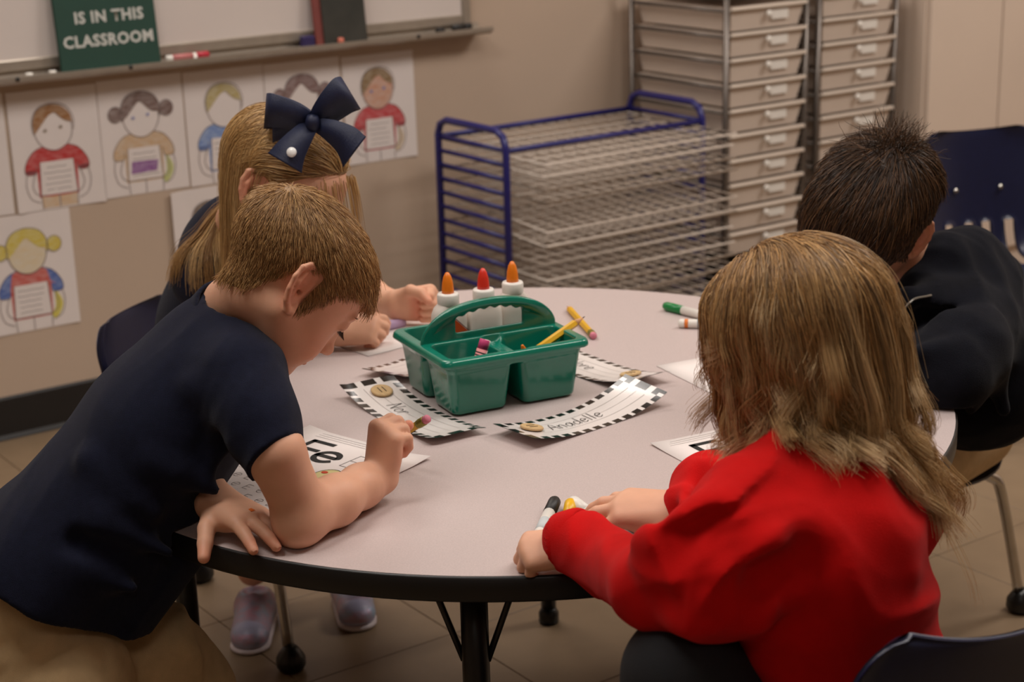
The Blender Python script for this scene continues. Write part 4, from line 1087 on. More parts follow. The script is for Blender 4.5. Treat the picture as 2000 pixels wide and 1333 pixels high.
def skin_tint(V, tips, base=(1, 1, 1), r=.016):
    c = np.ones((len(V), 3)) * A3(base)
    for (p, d) in tips:
        w_ = np.clip(1.4 - np.linalg.norm(V - p, axis=1) / r, 0, 1)[:, None] * .65; c = c * (1 - w_ + w_ * A3((1.0, .74, .70)))
    return c
def chunk(f, tips=(), base=(1, 1, 1), sm=1): V, Q = f.mesh(sm); return V, Q, skin_tint(V, tips, base)
def nails(parent, tips, B, sc=1.0):
    ch = []
    for (p, d) in tips:
        n_ = nrm(A3(B) - d * np.dot(B, d)) if abs(np.dot(nrm(B), d)) < .95 else nrm(np.cross(d, (1, 0, 0))); x = np.cross(d, n_); V = []
        for i in range(5):
            for j in range(5):
                a = (i / 4 - .5) * 2; b_ = (j / 4 - .5) * 2; w_ = .0042 * sc * math.sqrt(max(0, 1 - .55 * b_ * b_))
                V.append(p + d * (.0008 + b_ * .0042 * sc) + x * a * w_ + n_ * (.0061 * sc - .0022 * a * a - .0012 * max(0, b_) ** 2))
        Q = [(i * 5 + j, i * 5 + j + 1, i * 5 + j + 6, i * 5 + j + 5) for i in range(4) for j in range(4)]
        ch.append((np.array(V), np.array(Q), np.ones((25, 3)) * A3((1.04, .86, .84))))
    return ch
def carve_table(f, m=.001):
    f.raw(lambda X, Y, Z: np.maximum(np.sqrt((X - TC.x) ** 2 + (Y - TC.y) ** 2) + 0 * Z - TR - m, np.abs(Z - TZ + .0155) - .0155 - m), (-.63, 1.70, TZ - .06), (.63, 2.98, TZ + .03), 0, '-')
def cloth(name, f, m, parent, sm=2):
    V, Q = f.mesh(sm); return fast_obj(name, V, Q, m, parent)
def person(label, chunks):
    V, Q, C = join(chunks); o = fast_obj('person', V, Q, M_skin, None, C); tag(o, label, 'person', 'children at the table'); return o
def shoe(parent, heel, toe, m, sole, w_=.034, up=.06, cap=None):
    h = A3(heel); t = A3(toe); d = nrm(t - h); f = Field(np.minimum(h, t) - .07, np.maximum(h, t) + A3((.07, .07, .12)), .004)
    f.ell(h + d * .035 + A3((0, 0, .035)), (.034, .034, .042), .02); f.cone(h + d * .03 + A3((0, 0, .028)), t - d * .03 + A3((0, 0, .024)), w_, w_ * .95, .02, '+', (0, 0, 1), .72)
    f.plane(h + A3((0, 0, .004)), (0, 0, -1)); f.cone(h + d * .03 + A3((0, 0, .075)), h + d * .03 + A3((0, 0, .12)), .026, .026, .006, '-')
    sh = cloth('shoe', f, m, parent)
    f = Field(np.minimum(h, t) - .07, np.maximum(h, t) + A3((.07, .07, .06)), .004)
    f.cone(h + d * .03 + A3((0, 0, .006)), t - d * .032 + A3((0, 0, .006)), w_ + .002, w_ + .001, .0, '+', (0, 0, 1), .3); f.plane(h + A3((0, 0, .0005)), (0, 0, -1)); cloth('sole', f, sole, sh)
    if cap:
        f = Field(np.minimum(h, t) - .07, np.maximum(h, t) + A3((.07, .07, .09)), .003); f.ell(t - d * .030 + A3((0, 0, .022)), (.0335, .0335, .0285), .0); f.ell(t - d * .085 + A3((0, 0, .03)), (.05, .05, .06), .004, '-'); f.plane(h + A3((0, 0, .012)), (0, 0, -1)); cloth('toe_cap', f, cap, sh)
    return sh
def face_details(h, who, brow=(140, 104, 70)):
    """lowered lashes and brows"""
    b = MB()
    for x in (1, -1):
        for i in range(16):
            a = -1 + 2 * i / 15; p0 = h.W((x * (.0285 + a * .0115), .0850 - .004 * a * a, .0045 + .0015 * a * a)); p1 = h.W((x * (.0285 + a * .0135), .0925 - .003 * a * a, -.0010)); b.tube([p0, (p0 + p1) / 2 + h.R[:, 2] * -.0008, p1], [.0005, .0004, .0001], 3, False)
    b.build('eyelashes', mat('dark_lash', (40, 28, 22), .6), who)['kind'] = 'stuff'
    b = MB()
    for x in (1, -1):
        for i in range(26):
            a = i / 25; p = A3((x * (.014 + a * .030), .0895 - .012 * a * a, .0255 + .004 * math.sin(a * 2.4))); q = p + A3((x * .006, -.001, .002 - .003 * a)); b.tube([h.W(p), h.W(q)], [.0005, .0002], 3, False)
    b.build('eyebrows', mat('brow_%d' % brow[0], brow, .6), who)['kind'] = 'stuff'

# ------------------------------------------------------------------ boy in the navy polo shirt, leaning on the table
_R = headR((.590, .235, -.772)); HB = Head(A3((-0.242, 1.926, 0.864)) - _R @ A3((.0735, -.010, .002)) * .965, _R, .965, A3((-0.336, 2.025, 0.812)), (.041, .046))
nf = nrm((.80, 0, -.60))
# right arm and hand
W_ = A3((-0.163, 1.962, 0.620)); EL = A3((-0.243, 1.845, 0.623))
f = Field(A3((-.42, 1.74, TZ - .002)), A3((-.04, 2.12, .86)), .0019)
f.chain([A3((-0.307, 1.906, 0.763)), A3((-0.268, 1.830, 0.702)), EL], [.034, .0325, .0305], .012)
f.chain([EL, A3((-0.210, 1.884, 0.622)), A3((-0.184, 1.935, 0.619)), W_], [.030, .0275, .0240, .0205], .018)
f.ell(A3((-0.250, 1.826, 0.614)), (.022, .022, .022), .02)
HF = nrm((.16, .12, .95))
tipsR = hand(f, W_, HF, (-.80, -.55, .25), -1, [(62, 50, 30), (72, 62, 35), (80, 72, 40), (84, 78, 45)], (4, 1, -2, -5), thumb=[(.5, .65, -.6), (.1, .75, -.7), (-.15, .55, -.8)], sc=1.06)
f.plane((0, 0, TZ + .001), (0, 0, -1))
cR = chunk(f, tipsR)
# left hand flat on the edge of the table
WL_ = A3((-0.348, 1.890, 0.620)); f = Field((-.62, 1.76, TZ - .03), (-.22, 2.24, .86), .0019)
f.chain([(-.345, 2.145, .775), (-.455, 2.075, .66), WL_], [.037, .032, .0225], .015)
LF = nrm((.74, -.67, -.10))
tipsL = hand(f, WL_, LF, (.10, .05, 1), 1, [(8, 10, 6), (6, 10, 8), (8, 12, 8), (8, 14, 8)], (15, 3, -7, -18), thumb=[(.72, .55, -.30), (.62, .7, -.40), (.60, .68, -.45)], sc=1.12)
cL = chunk(f, tipsL)
# trunk and legs under the clothes
f = Field((-.80, 1.70, .02), (-.20, 2.30, .90), .006)
T1, T2, T3, T4 = A3((-0.373, 1.989, 0.728)), A3((-0.427, 1.974, 0.677)), A3((-0.519, 1.941, 0.567)), A3((-0.576, 1.923, 0.504))
f.chain([T1, T2, T3, T4], [.062, .078, .058, .050], .03, '+', nf, .70)
f.cone(A3((-0.332, 2.020, 0.795)), T1, .040, .05, .03)
RK, LK = A3((-.585, 1.90, .28)), A3((-.435, 2.04, .30)); RA_, LA = A3((-.62, 1.90, .07)), A3((-.52, 2.08, .07))
f.chain([A3((-0.593, 1.917, 0.450)), RK, RA_], [.050, .042, .03], .02); f.chain([A3((-0.585, 1.967, 0.442)), LK, LA], [.050, .042, .03], .02)
carve_table(f, .004); cT = chunk(f)
boy1 = person('boy in a navy polo shirt leaning over the table, drawing with a pencil', [HB.skin(), cR, cL, cT] + nails(None, tipsL[:3], (0.1, .05, 1), 1.0) + nails(None, tipsL[4:], (-.5, -.3, .8), 1.0))
col = L3((160, 120, 76), (184, 142, 92), (136, 100, 62), (198, 158, 106))
HB.low = .45
def lenb(R): return .010 + .014 * np.clip((R[:, 2] - .03) / .04, 0, 1) + .014 * np.clip((R[:, 1] - .03) / .04, 0, 1) * (R[:, 2] > .045)
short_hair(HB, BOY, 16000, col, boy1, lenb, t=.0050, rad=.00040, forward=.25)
face_details(HB, boy1)
# polo shirt
f = Field((-.90, 1.70, .40), (-.16, 2.36, .93), .0030)
f.chain([A3((-0.345, 2.002, 0.769)), A3((-0.365, 1.994, 0.743)), A3((-0.402, 1.982, 0.703)), T2, T3, A3((-0.586, 1.923, 0.504)), A3((-0.643, 1.899, 0.423))], [.058, .088, .110, .120, .128, .138, .148], .04, '+', nf, .74)
RS, LS = A3((-0.311, 1.906, 0.765)), (-.345, 2.160, .765)
f.cone(A3((-0.352, 1.992, 0.772)), RS, .056, .047, .05); f.cone(A3((-0.359, 2.030, 0.761)), LS, .056, .046, .05)
f.chain([RS, A3((-0.290, 1.861, 0.735)), A3((-0.267, 1.818, 0.695))], [.047, .041, .0375], .03)
f.chain([LS, (-.40, 2.12, .70)], [.046, .040], .03)
f.cone(A3((-0.487, 1.890, 0.463)), A3((-0.418, 1.939, 0.559)), .045, .05, .05)
for (a, b_, r) in ((A3((-0.311, 1.883, 0.737)), A3((-0.355, 1.866, 0.664)), .013), (A3((-0.410, 1.857, 0.687)), A3((-0.344, 1.861, 0.647)), .011), (A3((-0.470, 1.838, 0.622)), A3((-0.399, 1.841, 0.581)), .012), (A3((-0.361, 1.880, 0.764)), A3((-0.307, 1.864, 0.762)), .009), (A3((-0.481, 1.862, 0.687)), A3((-0.413, 1.845, 0.630)), .010), (A3((-0.535, 1.827, 0.585)), A3((-0.440, 1.825, 0.545)), .011), (A3((-0.300, 1.827, 0.708)), A3((-0.275, 1.832, 0.741)), .008)): f.cone(a, b_, r, r * .6, .025)
for (a, b_, r) in ((A3((-0.321, 1.855, 0.716)), A3((-0.362, 1.831, 0.653)), .008), (A3((-0.495, 1.813, 0.608)), A3((-0.411, 1.813, 0.574)), .007)): f.cone(a, b_, r, r * .6, .02, '-')
f.plane(A3((-0.267, 1.819, 0.700)), nrm(A3(A3((-0.267, 1.819, 0.700))) - A3(A3((-0.290, 1.861, 0.735))) + A3((.02, 0, 0))), .002, A3(A3((-0.267, 1.818, 0.695))) - .05, A3(A3((-0.267, 1.818, 0.695))) + .075)
f.plane(A3((-0.482, 1.916, 0.481)), nrm((-.72, 0, -1)), .004)
f.wrinkle(.0035, .07, 3)
f.cone(A3((-0.330, 2.008, 0.792)), HB.W((0, -.02, -.02)), .052, .048, .004, '-')
carve_table(f)
shirt = cloth('polo_shirt', f, M_poly, boy1)
nk = A3(A3((-0.329, 2.010, 0.798))); nd = nrm(HB.W((0, -.022, -.020)) - nk); f = Field(nk - .13, nk + .13, .0024)
f.cone(nk - nd * .03, nk + nd * .040, .072, .058, .0); f.cone(nk - nd * .06, nk + nd * .08, .066, .0495, .002, '-'); f.plane(nk + nd * .022, nd, .002); f.plane(nk - nd * .034, -nd, .002)
cloth('collar', f, M_poly, shirt)
# khaki trousers
f = Field((-.84, 1.72, .03), (-.22, 2.34, .66), .0042)
f.cone(A3((-0.587, 1.944, 0.541)), A3((-0.592, 1.927, 0.482)), .104, .114, .03, '+', nf, .78)
f.chain([A3((-0.580, 1.903, 0.456)), A3((-0.544, 1.864, 0.411)), RK, RA_ + A3((0, 0, -.02))], [.074, .079, .060, .050], .03); f.chain([A3((-0.552, 1.987, 0.439)), A3((-0.469, 1.981, 0.386)), LK, LA + A3((0, 0, -.02))], [.070, .066, .060, .05], .03)
f.wrinkle(.0065, .06, 5)
f.plane(A3((-0.559, 1.942, 0.568)), nrm((.60, 0, 1)), .003); carve_table(f)
cloth('trousers', f, M_khaki, boy1)
M_sole = mat('rubber_sole', (215, 210, 205), .6)
shoe(boy1, RA_ - A3((.03, 0, .07)), RA_ + A3((.13, -.02, -.07)), M_navy, M_sole); shoe(boy1, LA - A3((.03, 0, .07)), LA + A3((.13, .0, -.07)), M_navy, M_sole)
pencil(A3((-0.106, 2.043, 0.665)), A3((-0.188, 2.112, 0.594)), 'yellow pencil held in the navy-shirted boy’s hand', r=.0054)
MB().rbox((-.0035, -.003, 0), (.0035, .003, .0006), .0002, frame(WL_ + LF * .060 * 1.04 + A3((.0, -.002, .0142)), LF, (0.4, 1, 0))).build('paint_mark', mat('orange_paint', (226, 110, 30), .6), boy1)

# ------------------------------------------------------------------ girl with the navy bow, behind the boy
_R = headR((.74, -.30, -.60), -.10)
HG = Head(A3((-0.336, 2.519, 0.861)), _R, 1.0, (-.425, 2.650, .765), (.040, .044))
LSg, RSg = A3((-.385, 2.785, .715)), A3((-.465, 2.585, .715))
f = Field((-.50, 2.44, TZ - .002), (-.07, 2.92, .80), .0021)
EL = A3((-.285, 2.865, TZ + .032)); WLg = A3((-0.184, 2.726, 0.624))
f.chain([LSg, EL], [.036, .031], .015); f.chain([EL, (EL + WLg) / 2, WLg], [.031, .027, .0215], .02)
tg = hand(f, WLg, (.97, -.12, .10), (-.10, .95, .15), 1, [(82, 92, 50), (84, 92, 50), (86, 92, 50), (88, 92, 50)], (2, 0, 0, -2), thumb=[(.55, .65, -.5), (-.05, .9, -.55), (-.45, .6, -.7)], sc=1.08)
ER = A3((-.405, 2.610, TZ + .034)); WRg = A3((-0.269, 2.603, 0.618))
f.chain([RSg, ER], [.036, .031], .015); f.chain([ER, (ER + WRg) / 2, WRg], [.031, .027, .0205], .02)
tg2 = hand(f, WRg, (.96, -.05, .12), (-.10, -.62, .78), -1, [(35, 45, 25), (45, 60, 35), (55, 70, 40), (62, 74, 40)], (4, 1, -2, -5), thumb=[(.5, .75, -.45), (.2, .9, -.4), (.0, .95, -.3)], sc=1.0)
f.plane((0, 0, TZ + .001), (0, 0, -1)); cA = chunk(f, tg + tg2)
f = Field((-.72, 2.50, .02), (-.06, 3.06, .82), .006); PV = A3((-.545, 2.86, .40))
f.chain([(-.43, 2.67, .73), (-.47, 2.73, .60), PV], [.075, .085, .09], .03); f.cone((-.425, 2.65, .765), (-.43, 2.67, .72), .044, .05, .03)
KR, KL = A3((-.33, 2.70, .40)), A3((-.27, 2.85, .40)); AR, AL = A3((-.475, 2.87, .10)), A3((-.30, 2.925, .09))
for (hp, kn, an) in ((PV + A3((-.02, -.06, -.01)), KR, AR), (PV + A3((.02, .06, -.01)), KL, AL)): f.chain([hp, kn, an], [.062, .043, .028], .02)
carve_table(f, .004)
girl1 = person('girl with a navy hair bow and long blond hair sitting behind the boy', [HG.skin(), cA, chunk(f)])
face_details(HG, girl1)
f = Field((-.75, 2.44, .36), (-.20, 3.04, .84), .004)
f.chain([(-.43, 2.672, .725), (-.47, 2.73, .60), PV], [.092, .100, .108], .03); f.cone((-.426, 2.655, .775), (-.432, 2.675, .73), .052, .07, .03)
for S_, E_ in ((LSg, EL), (RSg, ER)): f.cone((-.43, 2.67, .735), S_, .06, .05, .03); f.chain([S_, S_ * .45 + E_ * .55], [.050, .042], .02)
carve_table(f); shG = cloth('school_shirt', f, M_poly, girl1)
bodyG = f
f = Field((-.72, 2.50, .03), (-.15, 3.06, .50), .0055)
f.ell(PV, (.12, .12, .075), .02)
for (hp, kn, an) in ((PV + A3((-.02, -.06, -.01)), KR, AR), (PV + A3((.02, .06, -.01)), KL, AL)): f.chain([hp, kn, an + A3((0, 0, .04))], [.075, .054, .04], .02)
cloth('trousers', f, M_poly, girl1)
M_shoe = mat('sparkly_shoe', (150, 176, 204), .32, metal=.35, rgb2=(196, 150, 172), scale=45, bump=.5, bscale=500)
M_toe = mat('lilac_toe_cap', (176, 176, 206), .4); M_solw = mat('pale_sole', (212, 200, 204), .5)
shoe(girl1, (-.475, 2.905, 0), (-.470, 2.735, 0), M_shoe, M_solw, .036, cap=M_toe); shoe(girl1, (-.315, 2.975, 0), (-.285, 2.815, 0), M_shoe, M_solw, .036, cap=M_toe)
colg = L3((168, 128, 78), (190, 150, 96), (146, 106, 62), (204, 168, 116))
def flg(R): return np.stack([R[:, 0] * .4, -1 + 0 * R[:, 0], -.25 + 0 * R[:, 0]], 1)
GIRL1 = [(.16, .085), (.16, .25), (-.25, .25), (-.25, -.06), (-.06, -.055), (-.034, -.03), (-.026, .02), (-.006, .034), (.010, .030), (.022, .040), (.040, .066), (.060, .082)]
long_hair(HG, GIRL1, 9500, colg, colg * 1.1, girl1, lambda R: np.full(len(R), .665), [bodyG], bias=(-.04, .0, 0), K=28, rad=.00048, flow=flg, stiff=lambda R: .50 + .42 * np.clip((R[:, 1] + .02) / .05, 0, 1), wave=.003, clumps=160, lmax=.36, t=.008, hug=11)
# loose strands by the forehead
P = []
for i in range(80):
    a = RNG.uniform(-1, 1); L_ = RNG.uniform(.003, .009); p = A3((a * .055, .070 - abs(a) * .016, .080 - abs(a) * .02)) + RNG.normal(scale=.004, size=3); p = p + A3((0, .008, .006)); q = [HG.W(p)]; d = HG.R @ A3((a * .4, .45, -.3))
    for k in range(11): d = nrm(d * .72 + A3((.03, 0, -.34))); q.append(q[-1] + d * L_)
    P.append(q)
P = np.array(P); cc = colg[RNG.integers(0, 4, len(P))] * 1.05; v, q, c = strand_mesh(P, np.full(len(P), .0006), cc, cc); fr = fast_obj('fringe', v, q, M_hair, girl1, c)
# bow
BO = A3((-0.271, 2.438, 0.974)); bw = empty('hair_bow', BO); bw.parent = girl1
bw['label'] = 'large navy ribbon bow with a white button'
M_rib = mat('navy_ribbon', (22, 30, 62), .55, var=.1, scale=200, bump=.3, bscale=900)
def loop(pts, wid, up, name, th=.0011):
    """ribbon swept along pts with its width along up"""
    pts = [A3(p) for p in smoothpts(pts, 5)]; V = []; F = []; n = len(pts)
    for i, p in enumerate(pts):
        w_ = wid(i / (n - 1)); t_ = nrm(pts[min(i + 1, n - 1)] - pts[max(i - 1, 0)]); u_ = nrm(A3(up(i / (n - 1)))); no = nrm(np.cross(t_, u_)) * th
        V += [p - u_ * w_ / 2 - no, p + u_ * w_ / 2 - no, p + u_ * w_ / 2 + no, p - u_ * w_ / 2 + no]
    for i in range(n - 1):
        for k in range(4): F.append((i * 4 + k, i * 4 + (k + 1) % 4, i * 4 + 4 + (k + 1) % 4, i * 4 + 4 + k))
    F += [(0, 3, 2, 1), (n * 4 - 4, n * 4 - 3, n * 4 - 2, n * 4 - 1)]
    return obj(name, [tuple(v) for v in V], F, M_rib, bw, True)
lw = lambda t: .018 + .036 * math.sin(math.pi * min(1, t)) ** .7
# loops left and right, tails below (x right in the picture, z up)
loop([(0, 0, 0), (-.025, -.016, .012), (-.056, -.014, .020), (-.066, .004, .016), (-.052, .022, .012), (-.022, .014, .006), (0, .004, 0)], lw, lambda t: (.18, -.25, 1), 'ribbon_loop')
loop([(0, 0, 0), (.020, -.016, .020), (.044, -.014, .040), (.054, .004, .038), (.042, .020, .030), (.018, .012, .012), (0, .004, 0)], lw, lambda t: (-.5, -.25, 1), 'ribbon_loop')
tw = lambda t: .020 + .036 * t
loop([(-.002, -.006, -.002), (-.014, -.020, -.014), (-.030, -.028, -.034), (-.040, -.030, -.052)], tw, lambda t: (.85, -.2, -.5), 'ribbon_tail')
loop([(.004, -.006, -.002), (.024, -.018, -.008), (.046, -.024, -.022), (.058, -.026, -.040)], tw, lambda t: (.6, -.1, .75), 'ribbon_tail')
loop([(-.004, .002, .002), (-.03, -.004, -.004), (-.058, -.004, -.010)], lambda t: .02 + .02 * t, lambda t: (.1, -.4, 1), 'ribbon_tail')
kn = MB(); kn.lathe([(.001, -.012), (.008, -.011), (.0105, -.004), (.0105, .004), (.008, .011), (.001, .012)], 14, axisM((0, -.010, 0), (.1, -.3, 1))); kn.build('knot', M_rib, bw, True)
MB().lathe([(.0005, .003), (.0055, .0025), (.0072, .0006), (.0072, -.001)][::-1], 16, axisM((-.029, -.035, -.036), (-.1, -.93, .35))).build('white_button', mat('pearl_white', (245, 243, 240), .2), bw, True)
marker(A3((-0.264, 2.636, 0.610)), A3(A3((-0.194, 2.702, 0.599))) - A3(A3((-0.264, 2.636, 0.610))), mat('violet_cap', (206, 180, 220), .4), 'white and violet marker in the hand of the girl with the bow', .125, mat('magenta_band', (200, 60, 160), .5))

# ------------------------------------------------------------------ girl in the red sweatshirt, back to the camera
_R = headR((-.62, .66, -.42), .06)
HR = Head(A3((0.287, 1.661, 0.853)), _R, .98, A3((0.298, 1.635, 0.765)), (.042, .046), earx=.064)
LSr, RSr = A3((0.226, 1.546, 0.728)), A3((0.384, 1.673, 0.682))
ELr = A3((0.182, 1.498, 0.688)); CLr = A3((0.059, 1.732, 0.628)); WLr = A3((0.046, 1.739, 0.624))
ERr = A3((0.280, 1.806, 0.650)); CRr = A3((0.191, 1.796, 0.632)); WRr = A3((0.178, 1.797, 0.632))
f = Field((-.04, 1.50, TZ - .002), (.42, 2.05, .72), .0020)
f.chain([CLr * .85 + ELr * .15, CLr], [.020, .020], .015)
tl = hand(f, A3((0.062, 1.732, 0.623)), (-.88, .12, -.16), (-.20, -.34, .92), 1, [(52, 58, 30), (56, 60, 30), (60, 62, 32), (64, 62, 32)], (5, 1, -3, -8), thumb=[(.4, .8, -.45), (.1, .9, -.5), (0, .9, -.5)], sc=.96)
f.chain([CRr * .8 + ERr * .2, WRr], [.022, .0205], .015)
tr_ = hand(f, WRr, (-.965, .22, .02), (.10, -.30, .95), -1, [(26, 16, 10), (14, 22, 12), (14, 24, 14), (18, 26, 14)], (17, 4, -5, -13), thumb=[(.95, .15, -.40), (.88, .35, -.50), (.80, .4, -.5)], sc=1.14)
f.plane((0, 0, TZ + .001), (0, 0, -1)); cA = chunk(f, tl + tr_)
f = Field((.02, 1.30, .02), (.62, 2.0, .86), .006); PVr = A3((.345, 1.545, .42)); CHr = A3((0.306, 1.606, 0.701))
f.chain([CHr, (CHr + PVr) / 2, PVr], [.085, .085, .09], .03); f.cone(A3((0.296, 1.627, 0.773)), CHr, .045, .06, .03)
f.chain([LSr, ELr, CLr], [.034, .026, .016], .02); f.chain([RSr, ERr, CRr], [.034, .026, .016], .02)
KLr, KRr = A3((0.155, 1.499, 0.587)), A3((0.232, 1.627, 0.529)); ALr, ARr = A3((.10, 1.80, .09)), A3((.26, 1.92, .09))
for (hp, kn_, an) in ((PVr + A3((-.055, -.02, -.02)), KLr, ALr), (PVr + A3((.05, .03, -.02)), KRr, ARr)): f.chain([hp, kn_, an], [.062, .045, .03], .02)
carve_table(f, .004)
girl2 = person('girl in a red sweatshirt with long blond hair, back to the camera', [HR.skin(), cA, chunk(f)] + nails(None, tr_[:3], (0, -.3, 1), .9))
face_details(HR, girl2)
f = Field((.00, 1.30, .38), (.66, 2.02, .92), .0034)
bdir = nrm((.60, -.78, 0))
f.chain([A3((0.302, 1.616, 0.702)), A3((0.299, 1.553, 0.664)), PVr + A3((0, 0, .07)), PVr + A3((.01, -.01, -.01))], [.098, .104, .108, .112], .04, '+', bdir, .80)
f.cone(A3((0.297, 1.628, 0.741)), A3((0.302, 1.616, 0.702)), .055, .085, .04)
f.cone(A3((0.277, 1.594, 0.731)), LSr, .060, .056, .05); f.cone(A3((0.327, 1.642, 0.716)), RSr, .060, .054, .05)
f.chain([LSr, A3((0.202, 1.505, 0.712)), ELr], [.060, .060, .056], .03); f.chain([ELr, A3((0.135, 1.523, 0.669)), A3((0.095, 1.684, 0.624)), CLr], [.054, .043, .034, .032], .025)
f.chain([RSr, A3((0.321, 1.719, 0.695)), ERr], [.055, .052, .046], .03); f.chain([ERr, A3((0.221, 1.838, 0.642)), CRr], [.046, .040, .034], .025)
f.cone(PVr + A3((.06, -.02, .04)), PVr + A3((.105, -.02, -.02)), .05, .05, .05)
# folds and creases of the baggy sleeves and back
for (a, b_, r) in ((A3((0.158, 1.483, 0.746)), A3((0.216, 1.444, 0.700)), .016), (A3((0.141, 1.479, 0.732)), A3((0.178, 1.437, 0.679)), .015), (A3((0.116, 1.498, 0.725)), A3((0.140, 1.471, 0.669)), .012), (A3((0.076, 1.722, 0.648)), A3((0.086, 1.656, 0.630)), .011), (A3((0.184, 1.486, 0.754)), A3((0.227, 1.460, 0.738)), .014), (A3((0.208, 1.451, 0.672)), A3((0.148, 1.459, 0.665)), .016),
                    (A3((0.222, 1.801, 0.675)), A3((0.191, 1.725, 0.670)), .010), (A3((0.195, 1.808, 0.670)), A3((0.177, 1.743, 0.660)), .009), (A3((0.337, 1.540, 0.727)), A3((0.365, 1.506, 0.683)), .012)): f.cone(a, b_, r, r * .5, .028)
for (a, b_, r) in ((A3((0.174, 1.462, 0.761)), A3((0.199, 1.419, 0.722)), .010), (A3((0.221, 1.445, 0.705)), A3((0.291, 1.452, 0.730)), .012), (A3((0.195, 1.420, 0.672)), A3((0.289, 1.412, 0.698)), .012), (A3((0.200, 1.392, 0.650)), A3((0.297, 1.379, 0.674)), .010), (A3((0.135, 1.463, 0.747)), A3((0.152, 1.433, 0.717)), .008)): f.cone(a, b_, r, r * .6, .022, '-')
f.cone(CLr, WLr + (WLr - CLr) * 1.2, .0285, .027, .003, '-'); f.cone(CRr, WRr + (WRr - CRr) * 1.2, .0285, .027, .003, '-')
f.wrinkle(.0085, .080, 21, .035)
f.chain([ELr, A3((0.135, 1.523, 0.669)), A3((0.095, 1.684, 0.624)), CLr], [.048, .039, .0325, .0325], .012); f.chain([RSr, A3((0.321, 1.719, 0.695)), ERr, A3((0.221, 1.838, 0.642)), CRr], [.050, .047, .043, .038, .033], .012)
f.plane((.3, 1.55, .405), (0, 0, -1), .004); f.plane((0, 0, TZ + .0015), (0, 0, -1), .002, (-.05, 1.76, .5), (.4, 2.1, TZ + .02))
carve_table(f); swe = cloth('sweatshirt', f, M_red, girl2, 2); bodyR = f
def cuff(c, w_, name='cuff', r=.0335):
    d = nrm(w_ - c); g = Field(np.minimum(c, w_) - .06, np.maximum(c, w_) + .06, .0022); g.cone(c - d * .006, w_ + d * .004, r + .001, r - .003, .0); g.plane(w_ + d * .004, d, .004); g.plane(c - d * .016, -d, .004); g.cone(c - d * .05, w_ + d * .06, r - .0045, r - .006, .003, '-'); g.plane((0, 0, TZ + .0015), (0, 0, -1)); cloth(name, g, M_red, swe)
cuff(CLr, WLr, 'cuff', .0345); cuff(CRr, WRr, 'cuff', .0335)
nk = A3(A3((0.297, 1.625, 0.749))); nd = nrm((-.12, .15, 1)); g = Field(nk - .1, nk + .1, .003); g.cone(nk - nd * .012, nk + nd * .02, .066, .056, .0); g.cone(nk - nd * .06, nk + nd * .08, .056, .050, .002, '-'); g.plane(nk + nd * .018, nd, .003); cloth('neckband', g, M_red, swe)
f = Field((.00, 1.32, .03), (.60, 2.02, .66), .0055)
f.ell(PVr + A3((0, 0, -.01)), (.12, .115, .075), .02)
for (hp, kn_, an) in ((PVr + A3((-.055, -.02, -.01)), KLr, ALr), (PVr + A3((.05, .03, -.01)), KRr, ARr)): f.chain([hp, kn_, an], [.074, .056, .04], .02)
carve_table(f); cloth('leggings', f, M_legg, girl2)
shoe(girl2, ALr + A3((.02, -.03, -.09)), ALr + A3((-.07, .11, -.09)), M_navy, M_sole); shoe(girl2, ARr + A3((.02, -.03, -.09)), ARr + A3((-.07, .11, -.09)), M_navy, M_sole)
colr = L3((150, 106, 58), (180, 134, 78), (116, 78, 42), (208, 162, 104), (96, 64, 36)); tipr = L3((212, 174, 122), (232, 200, 152), (190, 148, 98))
def zt2(R): return .785 - .035 * np.clip(R[:, 0] / .07, -1, 1) + RNG.normal(scale=.034, size=len(R))
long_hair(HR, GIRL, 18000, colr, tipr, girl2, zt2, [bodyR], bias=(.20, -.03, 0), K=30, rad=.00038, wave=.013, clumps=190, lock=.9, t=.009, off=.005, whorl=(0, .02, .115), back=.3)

# ------------------------------------------------------------------ boy in the black jacket, head bowed, right side
_r = nrm((-.78, .52, .36)); _f = A3((-.55, -.55, -.60)); _f = nrm(_f - _r * np.dot(_f, _r)); _R = np.stack([_r, _f, np.cross(_r, _f)], 1)
HD = Head(A3((0.519, 2.429, 0.838)) - _R @ A3((0, -.012, .036)), _R, 1.05, A3((0.628, 2.529, 0.685)), (.042, .046))
LSd, RSd = A3((0.662, 2.416, 0.653)), A3((.545, 2.80, .665)); ELd = A3((0.598, 2.281, 0.621)); WLd = A3((.455, 2.385, TZ + .035)); ERd = A3((.42, 2.72, TZ + .045)); WRd = A3((.36, 2.58, TZ + .035))
f = Field((.24, 2.24, TZ - .002), (.75, 2.95, .75), .0025)
f.chain([LSd, ELd, WLd], [.036, .031, .022], .015); hd1 = hand(f, WLd, (-.95, .1, -.05), (0, -.1, 1), 1, (14, 18, 12), thumb=[(.8, .5, -.3), (.6, .75, -.3), (.4, .9, -.3)]); f.chain([RSd, ERd, WRd], [.036, .031, .022], .015); hd2 = hand(f, WRd, (-.5, -.85, -.05), (0, -.1, 1), -1, (40, 50, 30))
f.plane((0, 0, TZ + .001), (0, 0, -1)); cA = chunk(f, hd1 + hd2)
PVd = A3((.72, 2.83, .38)); NBd = A3((0.628, 2.529, 0.685))
f = Field((.30, 2.30, .02), (.95, 3.05, .86), .006); f.chain([NBd, (NBd + PVd) / 2, PVd], [.06, .09, .09], .03)
KLd, KRd = A3((.585, 2.56, .355)), A3((.47, 2.72, .355)); ALd, ARd = A3((.60, 2.60, .09)), A3((.45, 2.78, .09))
